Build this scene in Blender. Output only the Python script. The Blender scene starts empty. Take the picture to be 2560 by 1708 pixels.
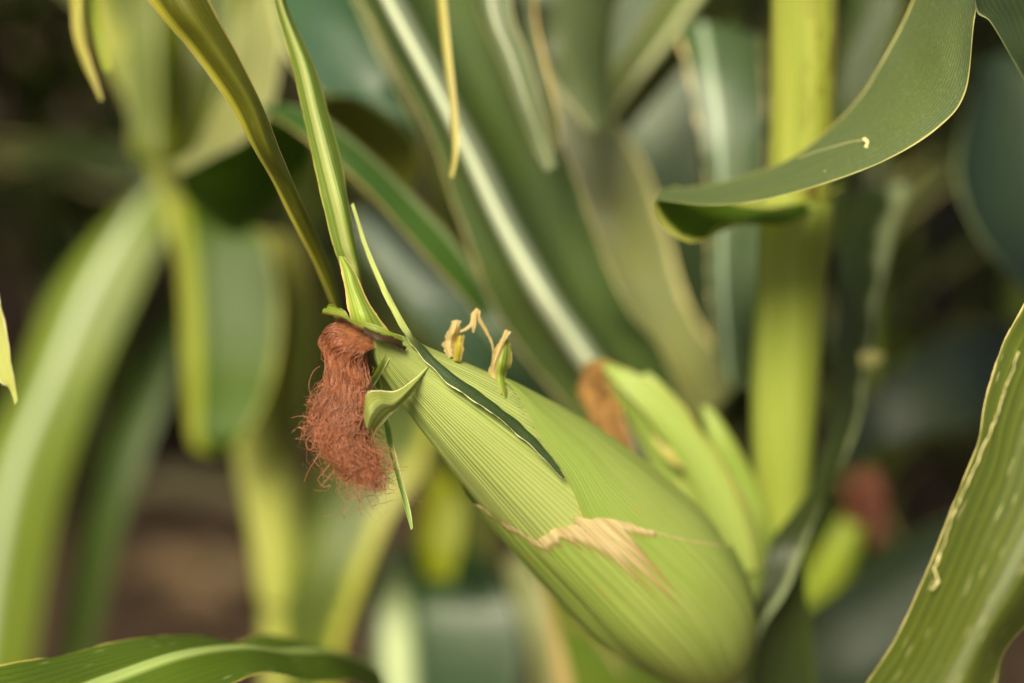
import bpy, math, random
from mathutils import Vector, Matrix, noise
R = math.radians
C = bpy.context.scene.collection
S = bpy.context.scene
random.seed(7)

# ------------------------------------------------------------------ camera
CAM = Vector((0, 0, 0.98)); PITCH = 18.0
FOC = 50.0
cd = bpy.data.cameras.new('camera'); cam = bpy.data.objects.new('camera', cd); C.objects.link(cam)
cam.location = CAM; cam.rotation_euler = (R(90 - PITCH), 0, 0)
cd.lens = FOC; cd.sensor_width = 36; cd.clip_start = 0.02; cd.clip_end = 200
cd.dof.use_dof = True; cd.dof.focus_distance = 0.515; cd.dof.aperture_fstop = 2.1; cd.dof.aperture_blades = 0
S.camera = cam
FP = 1024 * FOC / 36
FW = Vector((0, math.cos(R(PITCH)), -math.sin(R(PITCH)))); RT = Vector((1, 0, 0)); UP = RT.cross(FW)
def at(x, y, D):
    return CAM + FW * D + RT * ((x - 512) / FP * D) + UP * ((341.5 - y) / FP * D)

# ------------------------------------------------------------------ light
S.view_settings.view_transform = 'Standard'; S.view_settings.look = 'None'
S.view_settings.exposure = 0.92; S.view_settings.gamma = 1
w = bpy.data.worlds.new('World'); S.world = w; w.use_nodes = True
nt = w.node_tree
sk = nt.nodes.new('ShaderNodeTexSky'); sk.sky_type = 'NISHITA'; sk.sun_disc = False
SE, SR = R(44), R(-160)      # sun elevation, azimuth from +Y clockwise: behind the camera, left
sk.sun_elevation = SE; sk.sun_rotation = SR; sk.air_density = 1.0; sk.dust_density = 3.0
nt.links.new(sk.outputs[0], nt.nodes['Background'].inputs[0]); nt.nodes['Background'].inputs[1].default_value = 0.05
ld = bpy.data.lights.new('sun', 'SUN'); lo = bpy.data.objects.new('sun', ld); C.objects.link(lo)
ld.energy = 4.4; ld.angle = R(24); ld.color = (1.0, 0.91, 0.66)
sd = Vector((math.sin(SR) * math.cos(SE), math.cos(SR) * math.cos(SE), math.sin(SE)))
lo.rotation_euler = sd.to_track_quat('Z', 'Y').to_euler()

# ------------------------------------------------------------------ node helper
def lin(c):
    f = lambda v: v / 12.92 if v <= 0.04045 else ((v + 0.055) / 1.055) ** 2.4
    return tuple(f(v / 255.0) for v in c) + (1.0,)
class N:
    def __init__(s, name):
        s.m = bpy.data.materials.new(name); s.m.use_nodes = True; s.t = s.m.node_tree; s.t.nodes.clear()
        s.out = s.t.nodes.new('ShaderNodeOutputMaterial')
    def l(s, a, b): s.t.links.new(a, b)
    def put(s, inp, v):
        if hasattr(v, 'is_linked') or hasattr(v, 'links'): s.l(v, inp)
        else: inp.default_value = v
    def math(s, op, a, b=0.0, c=0.0):
        n = s.t.nodes.new('ShaderNodeMath'); n.operation = op
        s.put(n.inputs[0], a); s.put(n.inputs[1], b); s.put(n.inputs[2], c); return n.outputs[0]
    def ss(s, v, lo, hi, a=0.0, b=1.0):
        n = s.t.nodes.new('ShaderNodeMapRange'); n.interpolation_type = 'SMOOTHSTEP'
        s.put(n.inputs[0], v); n.inputs[1].default_value = lo; n.inputs[2].default_value = hi
        n.inputs[3].default_value = a; n.inputs[4].default_value = b; return n.outputs[0]
    def mix(s, f, a, b, mode='MIX'):
        n = s.t.nodes.new('ShaderNodeMix'); n.data_type = 'RGBA'; n.blend_type = mode
        s.put(n.inputs[0], f); s.put(n.inputs[6], a); s.put(n.inputs[7], b); return n.outputs[2]
    def uv(s):
        n = s.t.nodes.new('ShaderNodeUVMap'); n.uv_map = 'UVMap'
        x = s.t.nodes.new('ShaderNodeSeparateXYZ'); s.l(n.outputs[0], x.inputs[0]); return x.outputs[0], x.outputs[1]
    def vec(s, x, y, z=0.0):
        n = s.t.nodes.new('ShaderNodeCombineXYZ'); s.put(n.inputs[0], x); s.put(n.inputs[1], y); s.put(n.inputs[2], z); return n.outputs[0]
    def noise(s, v, scale=1.0, detail=3.0, rough=0.5, color=False):
        n = s.t.nodes.new('ShaderNodeTexNoise'); s.put(n.inputs['Vector'], v)
        n.inputs['Scale'].default_value = scale; n.inputs['Detail'].default_value = detail; n.inputs['Roughness'].default_value = rough
        return n.outputs[1] if color else n.outputs[0]
    def voro(s, v, scale=1.0):
        n = s.t.nodes.new('ShaderNodeTexVoronoi'); s.put(n.inputs['Vector'], v); n.inputs['Scale'].default_value = scale
        return n.outputs[0], n.outputs[1]
    def bump(s, h, strength, dist):
        n = s.t.nodes.new('ShaderNodeBump'); s.put(n.inputs['Height'], h)
        n.inputs['Strength'].default_value = strength; n.inputs['Distance'].default_value = dist; return n.outputs[0]
    def shade(s, col, rough=0.5, nrm=None, trans=0.0, tcol=None, spec=0.5, sheen=0.0):
        p = s.t.nodes.new('ShaderNodeBsdfPrincipled'); s.put(p.inputs['Base Color'], col); s.put(p.inputs['Roughness'], rough)
        p.inputs['Specular IOR Level'].default_value = spec
        if sheen: p.inputs['Sheen Weight'].default_value = sheen
        if nrm is not None: s.l(nrm, p.inputs['Normal'])
        if trans > 0:
            t = s.t.nodes.new('ShaderNodeBsdfTranslucent'); s.put(t.inputs[0], tcol if tcol is not None else col)
            if nrm is not None: s.l(nrm, t.inputs['Normal'])
            x = s.t.nodes.new('ShaderNodeMixShader'); x.inputs[0].default_value = trans
            s.l(p.outputs[0], x.inputs[1]); s.l(t.outputs[0], x.inputs[2]); s.l(x.outputs[0], s.out.inputs[0])
        else: s.l(p.outputs[0], s.out.inputs[0])
        return s.m

MC = {}
def leafmat(top, under=None, rib=(190, 200, 150), ribw=0.035, edge=(196, 178, 120), edgew=0.025, veins=22, vein=0.35,
            spots=0.0, dry=0.0, trans=0.35, rough=0.42, ribpos=0.5, fuzz=0.0, spec=0.5, edgelo=True, edgehi=True, fade=None):
    """procedural maize leaf: parallel veins, pale midrib, dry edge; u runs across, v along in metres"""
    key = (top, under, rib, ribw, edge, edgew, veins, vein, spots, dry, trans, rough, ribpos, fuzz, spec, edgelo, edgehi, fade)
    if key in MC: return MC[key]
    n = N('maize_leaf'); u, v = n.uv()
    # green blades are darker than stalks and husks
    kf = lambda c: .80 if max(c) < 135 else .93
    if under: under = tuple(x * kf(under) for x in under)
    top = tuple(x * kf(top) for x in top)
    top = (top[0] * 1.0, top[1] * .95, top[2] * .84)
    if under: under = (under[0] * 1.0, under[1] * .95, under[2] * .84)
    under = under or tuple(min(255, c + 18) for c in top)
    geo = n.t.nodes.new('ShaderNodeNewGeometry')
    base = n.mix(geo.outputs['Backfacing'], lin(top), lin(under))
    if fade: base = n.mix(n.ss(v, fade[0], fade[1], 1.0, 0.0), base, lin(fade[2]))
    # broad mottling and streaks along the leaf
    streak = n.noise(n.vec(n.math('MULTIPLY', u, 26.0), n.math('MULTIPLY', v, 9.0)), 1.0, 4.0, 0.6)
    blot = n.noise(n.vec(n.math('MULTIPLY', u, 3.0), n.math('MULTIPLY', v, 22.0), 3.3), 1.0, 3.0)
    base = n.mix(n.ss(blot, 0.35, 0.7, 0.0, 0.55), base, n.mix(1.0, base, (1.25, 1.18, 0.75, 1), 'MULTIPLY'))
    base = n.mix(n.ss(streak, 0.4, 0.75, 0.0, 0.5), base, n.mix(1.0, base, (0.68, 0.74, 0.7, 1), 'MULTIPLY'))
    sw = n.math('SINE', n.math('MULTIPLY', u, veins * 2 * math.pi))
    fine = n.math('SINE', n.math('MULTIPLY', u, veins * 5 * 2 * math.pi))
    vl = n.ss(sw, 0.55, 1.0, 0.0, vein)
    base = n.mix(vl, base, n.mix(1.0, base, (1.7, 1.6, 1.5, 1), 'MULTIPLY'))
    base = n.mix(n.ss(fine, -0.2, 1.0, 0.0, vein * 0.45), base, n.mix(1.0, base, (0.62, 0.66, 0.6, 1), 'MULTIPLY'))
    if spots > 0:   # small pale insect scars stretched along the veins
        d, c = n.voro(n.vec(n.math('MULTIPLY', u, 34.0), n.math('MULTIPLY', v, 75.0)), 1.0)
        rn = n.noise(n.vec(n.math('MULTIPLY', u, 9.0), n.math('MULTIPLY', v, 30.0), 7.7), 1.0, 2.0)
        m = n.math('MULTIPLY', n.ss(d, 0.10, 0.24, 1.0, 0.0), n.ss(rn, 0.62 - 0.2 * spots, 0.72 - 0.2 * spots))
        base = n.mix(n.math('MULTIPLY', m, 0.55), base, lin((196, 190, 136)))
    if dry > 0:
        dn = n.noise(n.vec(n.math('MULTIPLY', u, 12.0), n.math('MULTIPLY', v, 18.0), 1.7), 1.0, 4.0, 0.65)
        base = n.mix(n.ss(dn, 0.72 - 0.25 * dry, 0.80 - 0.25 * dry), base, lin((206, 176, 118)))
    du = n.math('ABSOLUTE', n.math('SUBTRACT', u, ribpos))
    rm = n.ss(du, ribw * 0.35, ribw, 1.0, 0.0)
    if rib: base = n.mix(rm, base, lin(rib))
    en = n.noise(n.vec(n.math('MULTIPLY', v, 60.0), u, 9.1), 1.0, 3.0)
    ew = n.math('MULTIPLY', en, edgew * 2.0)
    du2 = n.math('MINIMUM', u if edgelo else 1.0, n.math('SUBTRACT', 1.0, u) if edgehi else 1.0)
    if edgew > 0:
        em = n.ss(n.math('DIVIDE', du2, ew), 0.5, 1.15, 1.0, 0.0)
        base = n.mix(em, base, lin(edge))
    if fuzz > 0:
        fz = n.noise(n.vec(n.math('MULTIPLY', u, 150.0), n.math('MULTIPLY', v, 700.0)), 1.0, 2.0, 0.7)
        base = n.mix(n.ss(fz, 0.55, 0.75, 0.0, fuzz), base, lin((205, 210, 170)))
    h = n.math('ADD', n.math('MULTIPLY', sw, 0.5), n.math('MULTIPLY', fine, 0.22))
    h = n.math('ADD', h, n.math('MULTIPLY', streak, 1.2))
    nm = n.bump(h, 0.35, 0.0006)
    rg = n.ss(streak, 0.3, 0.7, rough - 0.07, rough + 0.12)
    tc = n.mix(1.0, base, (1.35, 1.4, 0.55, 1), 'MULTIPLY')
    MC[key] = n.shade(base, rg, nm, trans, tc, spec)
    return MC[key]

# ------------------------------------------------------------------ object helpers
def link(name, me, mat, parent):
    o = bpy.data.objects.new(name, me); C.objects.link(o)
    if mat: me.materials.append(mat)
    if parent is not None:
        o.parent = parent
        o.matrix_parent_inverse = WM[parent].inverted()
    WM[o] = Matrix.Identity(4)
    return o
WM = {}
def thing(name, label, cat, loc, group=None):
    o = bpy.data.objects.new(name, None); C.objects.link(o); o.location = loc; o.empty_display_size = 0.05
    o['label'] = label; o['category'] = cat
    if group: o['group'] = group
    WM[o] = Matrix.Translation(loc)
    return o
def mesh(name, V, F, UVs=None, smooth=True):
    me = bpy.data.meshes.new(name); me.from_pydata([tuple(v) for v in V], [], F)
    if UVs:
        ul = me.uv_layers.new(name='UVMap')
        dat = []
        for p in me.polygons:
            for vi in p.vertices: dat.extend(UVs[vi])
        ul.data.foreach_set('uv', dat)
    if smooth: me.polygons.foreach_set('use_smooth', [True] * len(me.polygons))
    me.update(); return me
def cr(P, t):
    """Catmull-Rom through P (tuples) at t in 0..1"""
    n = len(P) - 1
    if n == 0: return tuple(P[0])
    if n == 1: return tuple(a + (b - a) * t for a, b in zip(P[0], P[1]))
    x = min(max(t, 0), 1) * n; i = min(int(x), n - 1); f = x - i
    p1, p2 = P[i], P[i + 1]
    p0 = P[i - 1] if i > 0 else tuple(2 * a - b for a, b in zip(p1, p2))
    p3 = P[i + 2] if i + 2 <= n else tuple(2 * b - a for a, b in zip(p1, p2))
    return tuple(0.5 * (2 * b + (c - a) * f + (2 * a - 5 * b + 4 * c - d) * f * f + (3 * b - a - 3 * c + d) * f ** 3)
                 for a, b, c, d in zip(p0, p1, p2, p3))
def patch(name, rows, mat, parent, nu=18, nv=70, bulge=0.0, wave=0.0, wf=22.0, ragged=0.0, rf=60.0, rib=0.0, ribpos=0.5,
          ribw=0.035, fn=at, seed=0, label=None):
    """a curved sheet through a grid of points (x, y, depth); rows run along, points across"""
    G = []
    for i in range(nv + 1):
        row = [cr([r[k] for r in rows], i / nv) for k in range(len(rows[0]))]
        G.append([Vector(fn(*p)) for p in row])
    L = [0.0]
    for i in range(1, nv + 1):
        m = len(G[0]) // 2
        L.append(L[-1] + (G[i][m] - G[i - 1][m]).length)
    V, UVs = [], []
    for i in range(nv + 1):
        lo_ = hi_ = 0.0
        if ragged:
            s = L[i] * rf
            lo_ = ragged * max(0, noise.noise((s, 3.1 + seed, 0)) + 0.5 * noise.noise((s * 3.1, 8.1 + seed, 0)) + 0.3)
            hi_ = ragged * max(0, noise.noise((s, 13.1 + seed, 0)) + 0.5 * noise.noise((s * 3.1, 18.1 + seed, 0)) + 0.3)
        g = [tuple(p) for p in G[i]]
        a, b = G[i][0], G[i][-1]
        along = (G[min(i + 1, nv)][0] + G[min(i + 1, nv)][-1]) - (G[max(i - 1, 0)][0] + G[max(i - 1, 0)][-1])
        nr = (b - a).cross(along)
        nr = nr.normalized() if nr.length > 1e-9 else Vector((0, -1, 0))
        wd = (b - a).length
        for j in range(nu + 1):
            u = j / nu; uu = lo_ + (1 - lo_ - hi_) * u
            p = Vector(cr(g, uu))
            off = bulge * wd * 4 * uu * (1 - uu)
            if wave:
                e = abs(2 * uu - 1) ** 2
                off += wave * e * noise.noise((L[i] * wf, uu * 1.5 + seed * 3.3, seed * 1.7))
            if rib: off += rib * math.exp(-((uu - ribpos) / ribw) ** 2)
            V.append(p + nr * off); UVs.append((uu, L[i]))
    F = []
    for i in range(nv):
        for j in range(nu):
            a = i * (nu + 1) + j; F.append((a, a + 1, a + nu + 2, a + nu + 1))
    o = link(name, mesh(name, V, F, UVs), mat, parent)
    if label: o['label'] = label
    return o
def strip(pts, bulge=0.0):
    """rows of two edge points from (xa, ya, xb, yb, D) or (xa, ya, Da, xb, yb, Db)"""
    out = []
    for p in pts:
        if len(p) == 5: out.append([(p[0], p[1], p[4]), (p[2], p[3], p[4])])
        else: out.append([(p[0], p[1], p[2]), (p[3], p[4], p[5])])
    return out
def tube(name, pts, mat, parent, ns=20, nv=60, fn=at, flat=1.0, label=None, nodes=()):
    """round stem through (x, y, depth, radius_m); nodes = swollen rings at these fractions"""
    P = [cr([tuple(fn(p[0], p[1], p[2])) + (p[3],) for p in pts], i / nv) for i in range(nv + 1)]
    V, UVs, F = [], [], []; L = 0; X = None
    for i, q in enumerate(P):
        c = Vector(q[:3]); a = Vector(P[max(i - 1, 0)][:3]); b = Vector(P[min(i + 1, nv)][:3]); T = (b - a).normalized()
        if X is None: X = T.cross(Vector((0.1, 1, 0.05))).normalized()
        X = (X - T * X.dot(T)).normalized(); Y = T.cross(X)
        if i: L += (c - Vector(P[i - 1][:3])).length
        r = q[3]
        for k in nodes: r *= 1 + 0.16 * math.exp(-((i / nv - k) * L * 0 + (i / nv - k) / 0.008) ** 2)
        for j in range(ns + 1):
            th = 2 * math.pi * j / ns
            V.append(c + X * (r * math.cos(th)) + Y * (r * flat * math.sin(th))); UVs.append((j / ns, L))
    for i in range(nv):
        for j in range(ns):
            a = i * (ns + 1) + j; F.append((a, a + 1, a + ns + 2, a + ns + 1))
    o = link(name, mesh(name, V, F, UVs), mat, parent)
    if label: o['label'] = label
    return o
def strands(name, curves, mat, parent, ns=3, label=None):
    """many fine threads, each (list of points, radius, tint), in one mesh"""
    V, F, UVs = [], [], []
    for P, rad, tint in curves:
        b0 = len(V); n = len(P)
        for i, c in enumerate(P):
            T = (P[min(i + 1, n - 1)] - P[max(i - 1, 0)])
            T = T.normalized() if T.length > 1e-9 else Vector((0, 0, 1))
            X = T.cross(Vector((0.3, 1, 0.2))).normalized(); Y = T.cross(X)
            r = rad * (1 - 0.55 * (i / (n - 1)) ** 3)
            for j in range(ns):
                th = 2 * math.pi * j / ns
                V.append(c + X * (r * math.cos(th)) + Y * (r * math.sin(th))); UVs.append((tint, i / (n - 1)))
        for i in range(n - 1):
            for j in range(ns):
                a = b0 + i * ns + j; b = b0 + i * ns + (j + 1) % ns; F.append((a, b, b + ns, a + ns))
    o = link(name, mesh(name, V, F, UVs), mat, parent)
    if label: o['label'] = label
    return o

# ------------------------------------------------------------------ ground
n = N('soil'); tc = n.t.nodes.new('ShaderNodeTexCoord')
a = n.noise(tc.outputs['Object'], 3.0, 8.0, 0.65); b = n.noise(tc.outputs['Object'], 26.0, 6.0, 0.7)
col = n.mix(n.ss(a, 0.3, 0.7), lin((66, 52, 42)), lin((98, 78, 62)))
col = n.mix(n.ss(b, 0.45, 0.75, 0.0, 0.7), col, lin((60, 44, 32)))
soil = n.shade(col, 0.95, n.bump(n.math('ADD', a, b), 1.0, 0.03), spec=0.2)
V, F = [], []; NG = 150
for i in range(NG + 1):
    for j in range(NG + 1):
        x = -3 + 6 * i / NG; y = 0 + 6 * j / NG
        z = 0.05 * noise.noise((x * 1.7, y * 1.7, 0)) + 0.03 * noise.noise((x * 6, y * 6, 2)) + 0.012 * noise.noise((x * 22, y * 22, 5))
        e = min(1, min(i, NG - i, j, NG - j) / 8); V.append((x, y, z * e))
for i in range(NG):
    for j in range(NG):
        a = i * (NG + 1) + j; F.append((a, a + NG + 1, a + NG + 2, a + 1))
def quad(a, b, c, d):
    k = len(V); V.extend([a, b, c, d]); F.append((k, k + 1, k + 2, k + 3))
quad((-150, -150, 0), (150, -150, 0), (150, 0, 0), (-150, 0, 0)); quad((-150, 6, 0), (150, 6, 0), (150, 150, 0), (-150, 150, 0))
quad((-150, 0, 0), (-3, 0, 0), (-3, 6, 0), (-150, 6, 0)); quad((3, 0, 0), (150, 0, 0), (150, 6, 0), (3, 6, 0))
g = link('ground', mesh('ground', V, F), soil, None); g['kind'] = 'structure'

# clods and pebbles on the bare soil, withered leaf litter
V, F = [], []
for k in range(420):
    x = random.uniform(-1.3, 0.5); y = random.uniform(1.1, 3.2); r = random.uniform(0.006, 0.028)
    b0 = len(V); ph = [random.uniform(0.7, 1.25) for _ in range(26)]; q = 0
    for i in range(5):
        for j in range(6):
            la = -1.57 + 3.14 * i / 4; lo2 = 2 * math.pi * j / 6 + 0.3 * i; f = ph[q % 26]; q += 1
            V.append((x + r * f * math.cos(la) * math.cos(lo2), y + r * f * math.cos(la) * math.sin(lo2), 0.01 + r * 0.7 * f * math.sin(la)))
    for i in range(4):
        for j in range(6):
            a = b0 + i * 6 + j; b = b0 + i * 6 + (j + 1) % 6; F.append((a, b, b + 6, a + 6))
cl = link('soil_clods', mesh('soil_clods', V, F), soil, None); cl['kind'] = 'stuff'
cl['label'] = 'scattered brown clods of soil lying on the bare ground at lower left'; cl['category'] = 'soil clods'

# ------------------------------------------------------------------ generic maize plants of the field
def stalkmat(c1, c2, stain=0.0, rough=0.4):
    n = N('stalk_skin'); u, v = n.uv()
    s = n.noise(n.vec(n.math('MULTIPLY', u, 14.0), n.math('MULTIPLY', v, 7.0)), 1.0, 4.0)
    col = n.mix(n.ss(s, 0.35, 0.68), lin(c1), lin(c2))
    ln = n.math('SINE', n.math('MULTIPLY', u, 2 * math.pi * 46))
    col = n.mix(n.ss(ln, 0.0, 1.0, 0.0, 0.22), col, n.mix(1.0, col, (0.7, 0.75, 0.6, 1), 'MULTIPLY'))
    if stain > 0:
        t = n.noise(n.vec(n.math('MULTIPLY', u, 26.0), n.math('MULTIPLY', v, 38.0), 4.4), 1.0, 5.0, 0.68)
        # stains sit on one side of the stalk, near its top
        du = n.math('ABSOLUTE', n.math('SUBTRACT', u, STU))
        msk = n.math('MULTIPLY', n.ss(du, 0.02, 0.15, 1.0, 0.0), n.ss(v, STV[0], STV[1], 1.0, 0.0))
        col = n.mix(n.math('MULTIPLY', n.math('MULTIPLY', n.ss(t, 0.46, 0.58), msk), stain), col, lin((74, 56, 14)))
    return n.shade(col, rough, n.bump(n.math('ADD', n.math('MULTIPLY', ln, 0.4), s), 0.25, 0.0006), 0.12, n.mix(1.0, col, (1.3, 1.3, 0.6, 1), 'MULTIPLY'))
STU, STV = 0.5, (0, 1)
M_gstalk = stalkmat((92, 112, 36), (120, 132, 52))
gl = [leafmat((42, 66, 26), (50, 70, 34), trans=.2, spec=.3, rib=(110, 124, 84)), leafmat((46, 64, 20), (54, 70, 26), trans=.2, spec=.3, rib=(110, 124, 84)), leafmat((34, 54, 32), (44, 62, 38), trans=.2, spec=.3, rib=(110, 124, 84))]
def leafmesh(Ln, W, rise, droop, twist, sd):
    nv, nu = 26, 8; V, UVs, F = [], [], []
    x = z = 0.0; ang = rise
    for i in range(nv + 1):
        t = i / nv
        ww = W * (0.55 + 0.45 * min(1, t * 5)) * max(0.02, (1 - t ** 2.6)) / 2
        tw = twist * t * t
        for j in range(nu + 1):
            s = 2 * j / nu - 1
            off = 0.22 * abs(s) * ww + 0.012 * s * s * noise.noise((t * 9, s + sd, sd)) * 2
            y_ = s * ww; yy = y_ * math.cos(tw) - off * math.sin(tw); h = y_ * math.sin(tw) + off * math.cos(tw)
            V.append((x - h * math.sin(ang), yy, z + h * math.cos(ang))); UVs.append((j / nu, t * Ln))
        x += math.cos(ang) * Ln / nv; z += math.sin(ang) * Ln / nv
        ang -= droop / nv * (0.5 + 1.2 * t)
    for i in range(nv):
        for j in range(nu):
            a = i * (nu + 1) + j; F.append((a, a + 1, a + nu + 2, a + nu + 1))
    return mesh('leaf', V, F, UVs)
rg = random.Random(3)
LM = []
for k in range(7):
    me = leafmesh(rg.uniform(0.62, 0.9), rg.uniform(0.07, 0.1), R(rg.uniform(40, 66)), R(rg.uniform(95, 165)), R(rg.uniform(-50, 50)), k * 1.7)
    me.materials.append(gl[k % 3]); LM.append(me)
def gstalk():
    V, UVs, F = [], [], []; nv = 60; ns = 12; H = 2.05
    for i in range(nv + 1):
        t = i / nv; r = 0.014 * (1 - 0.62 * t); k = (t * 11) % 1
        r *= 1 + 0.15 * math.exp(-((min(k, 1 - k)) / 0.07) ** 2)
        for j in range(ns + 1):
            th = 2 * math.pi * j / ns; V.append((r * math.cos(th), r * math.sin(th), t * H)); UVs.append((j / ns, t * H))
    for i in range(nv):
        for j in range(ns):
            a = i * (ns + 1) + j; F.append((a, a + 1, a + ns + 2, a + ns + 1))
    me = mesh('stalk', V, F, UVs); me.materials.append(M_gstalk); return me
GS = gstalk()
def gplant(x, y, rz, sc, rr, label, group):
    t = bpy.data.objects.new('corn_plant', None); C.objects.link(t); t.location = (x, y, -0.01); t.rotation_euler = (0, 0, rz); t.scale = (sc,) * 3
    t['label'] = label; t['category'] = 'corn plant'; t['group'] = group
    s = bpy.data.objects.new('stalk', GS); C.objects.link(s); s.parent = t
    for k in range(12):
        z = 0.28 + 0.155 * k + rr.uniform(-.03, .03)
        l = bpy.data.objects.new('leaf', LM[rr.randrange(7)]); C.objects.link(l); l.parent = t
        l.location = (0, 0, z); l.rotation_euler = (0, rr.uniform(-.25, .2), k * math.pi + rr.uniform(-.55, .55))
        q = rr.uniform(0.75, 1.1) * (1 - 0.035 * max(0, k - 7)); l.scale = (q, q, q)
rr = random.Random(11)
GL = 'shadowed green corn plant in the blurred rows behind the main plant'
for row, (y0, dx) in enumerate(((1.75, 0.17), (1.38, 0.19), (2.4, 0.16), (3.0, 0.17), (3.7, 0.2), (4.6, 0.25))):  # second entry: extra near row added to shade the leaves and soil behind
    k = -14
    while k <= 14:
        x = k * dx + rr.uniform(-.05, .05); y = y0 + rr.uniform(-.12, .12)
        vis = 0.38 * y + 0.75
        if abs(x) < vis and not (row == 1 and -.62 < x < .12) and not (row == 0 and -0.72 < x < -0.1) :
            gplant(x, y, rr.uniform(0, 6.28), rr.uniform(0.92, 1.1), rr, GL, 'corn plants in the rows behind')
        k += 1

# ------------------------------------------------------------------ the main plant
main = thing('corn_plant', 'sunlit corn plant bearing the big ear with reddish brown silk', 'corn plant', (at(783, 560, 0.71).x, at(783, 560, 0.71).y, 0))
STU, STV = 0.16, (0.42, 0.47)
M_stalk = stalkmat((138, 148, 52), (156, 160, 70), 0.85, 0.5)
M_sheath = stalkmat((136, 150, 56), (154, 164, 74), 0.0, 0.5)
b0 = at(783, 560, 0.71)
STU, STV = 0.16, (0.42, 0.47)
tube('stalk', [(812, -900, .50, .0120), (808, -300, .57, .0140), (805, -60, .61, .0144), (803, 100, .63, .0143), (798, 220, .645, .0142),
               (786, 380, .675, .0130), (783, 560, .71, .0120), (776, 800, .77, .0125), (770, 1300, .90, .0130)], M_stalk, main, 28, 160)
# sheath wrapped round the stalk below the collar
tube('sheath', [(800, 196, .642, .0155), (796, 222, .645, .0168), (791, 280, .655, .0160), (784, 400, .675, .0158), (782, 490, .692, .0135), (782, 535, .70, .0123)],
     M_sheath, main, 28, 60)

# ---- ear: swept body along an axis, addressed by (t along, s across: -1 left .. 0 camera .. 1 right, lift)
EAX = [(376, 335, 0), (389, 349, 36), (417, 374, 60), (465, 412, 94), (508, 447, 120), (552, 484, 142), (600, 527, 156), (645, 570, 160), (680, 607, 142), (702, 638, 106), (714, 657, 56), (719, 665, 6)]
ET = [i / (len(EAX) - 1) for i in range(len(EAX))]
def ED(t): return 0.503 + 0.10 * t + 0.057 * t * t
def ear_frame(t):
    x, y, wd = cr(EAX, t); D = ED(t); A = at(x, y, D)
    x2, y2, _ = cr(EAX, min(1, t + .02)); x1, y1, _ = cr(EAX, max(0, t - .02))
    T = (at(x2, y2, ED(min(1, t + .02))) - at(x1, y1, ED(max(0, t - .02)))).normalized()
    Vw = (A - CAM).normalized(); n1 = T.cross(Vw).normalized() ; n2 = n1.cross(T).normalized()
    if n1.dot(UP) < 0: n1 = -n1
    if n2.dot(Vw) > 0: n2 = -n2
    return A, n1, n2, max(0.0, wd) / 2 * D / FP
def E(t, s, lift=0.0):
    A, n1, n2, r = ear_frame(t); ph = s * math.pi / 2
    return A + (n1 * math.sin(ph) + n2 * math.cos(ph)) * (r + lift)
def px_ts(px, py):
    """picture point on the ear's visible side -> (t, s)"""
    best = None
    for i in range(201):
        t = i / 200; x, y, wd = cr(EAX, t); d = (x - px) ** 2 + (y - py) ** 2
        if best is None or d < best[0]: best = (d, t, x, y, wd)
    d, t, x, y, wd = best
    x2, y2, _ = cr(EAX, min(1, t + .02)); x1, y1, _ = cr(EAX, max(0, t - .02))
    dx, dy = x2 - x1, y2 - y1; L = math.hypot(dx, dy)
    sgn = (dy * (px - x) - dx * (py - y)) / L
    q = max(-1, min(1, sgn / max(1, wd / 2)))
    return t, math.asin(q) * 2 / math.pi
def onear(px, py, lift=0.001, ds=0.0):
    t, s = px_ts(px, py); return (t, s + ds, lift)

def K(x, y, lift=.002):
    t, s = px_ts(x, y); return (x, y, (E(t, s) - CAM).dot(FW) - lift)

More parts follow.
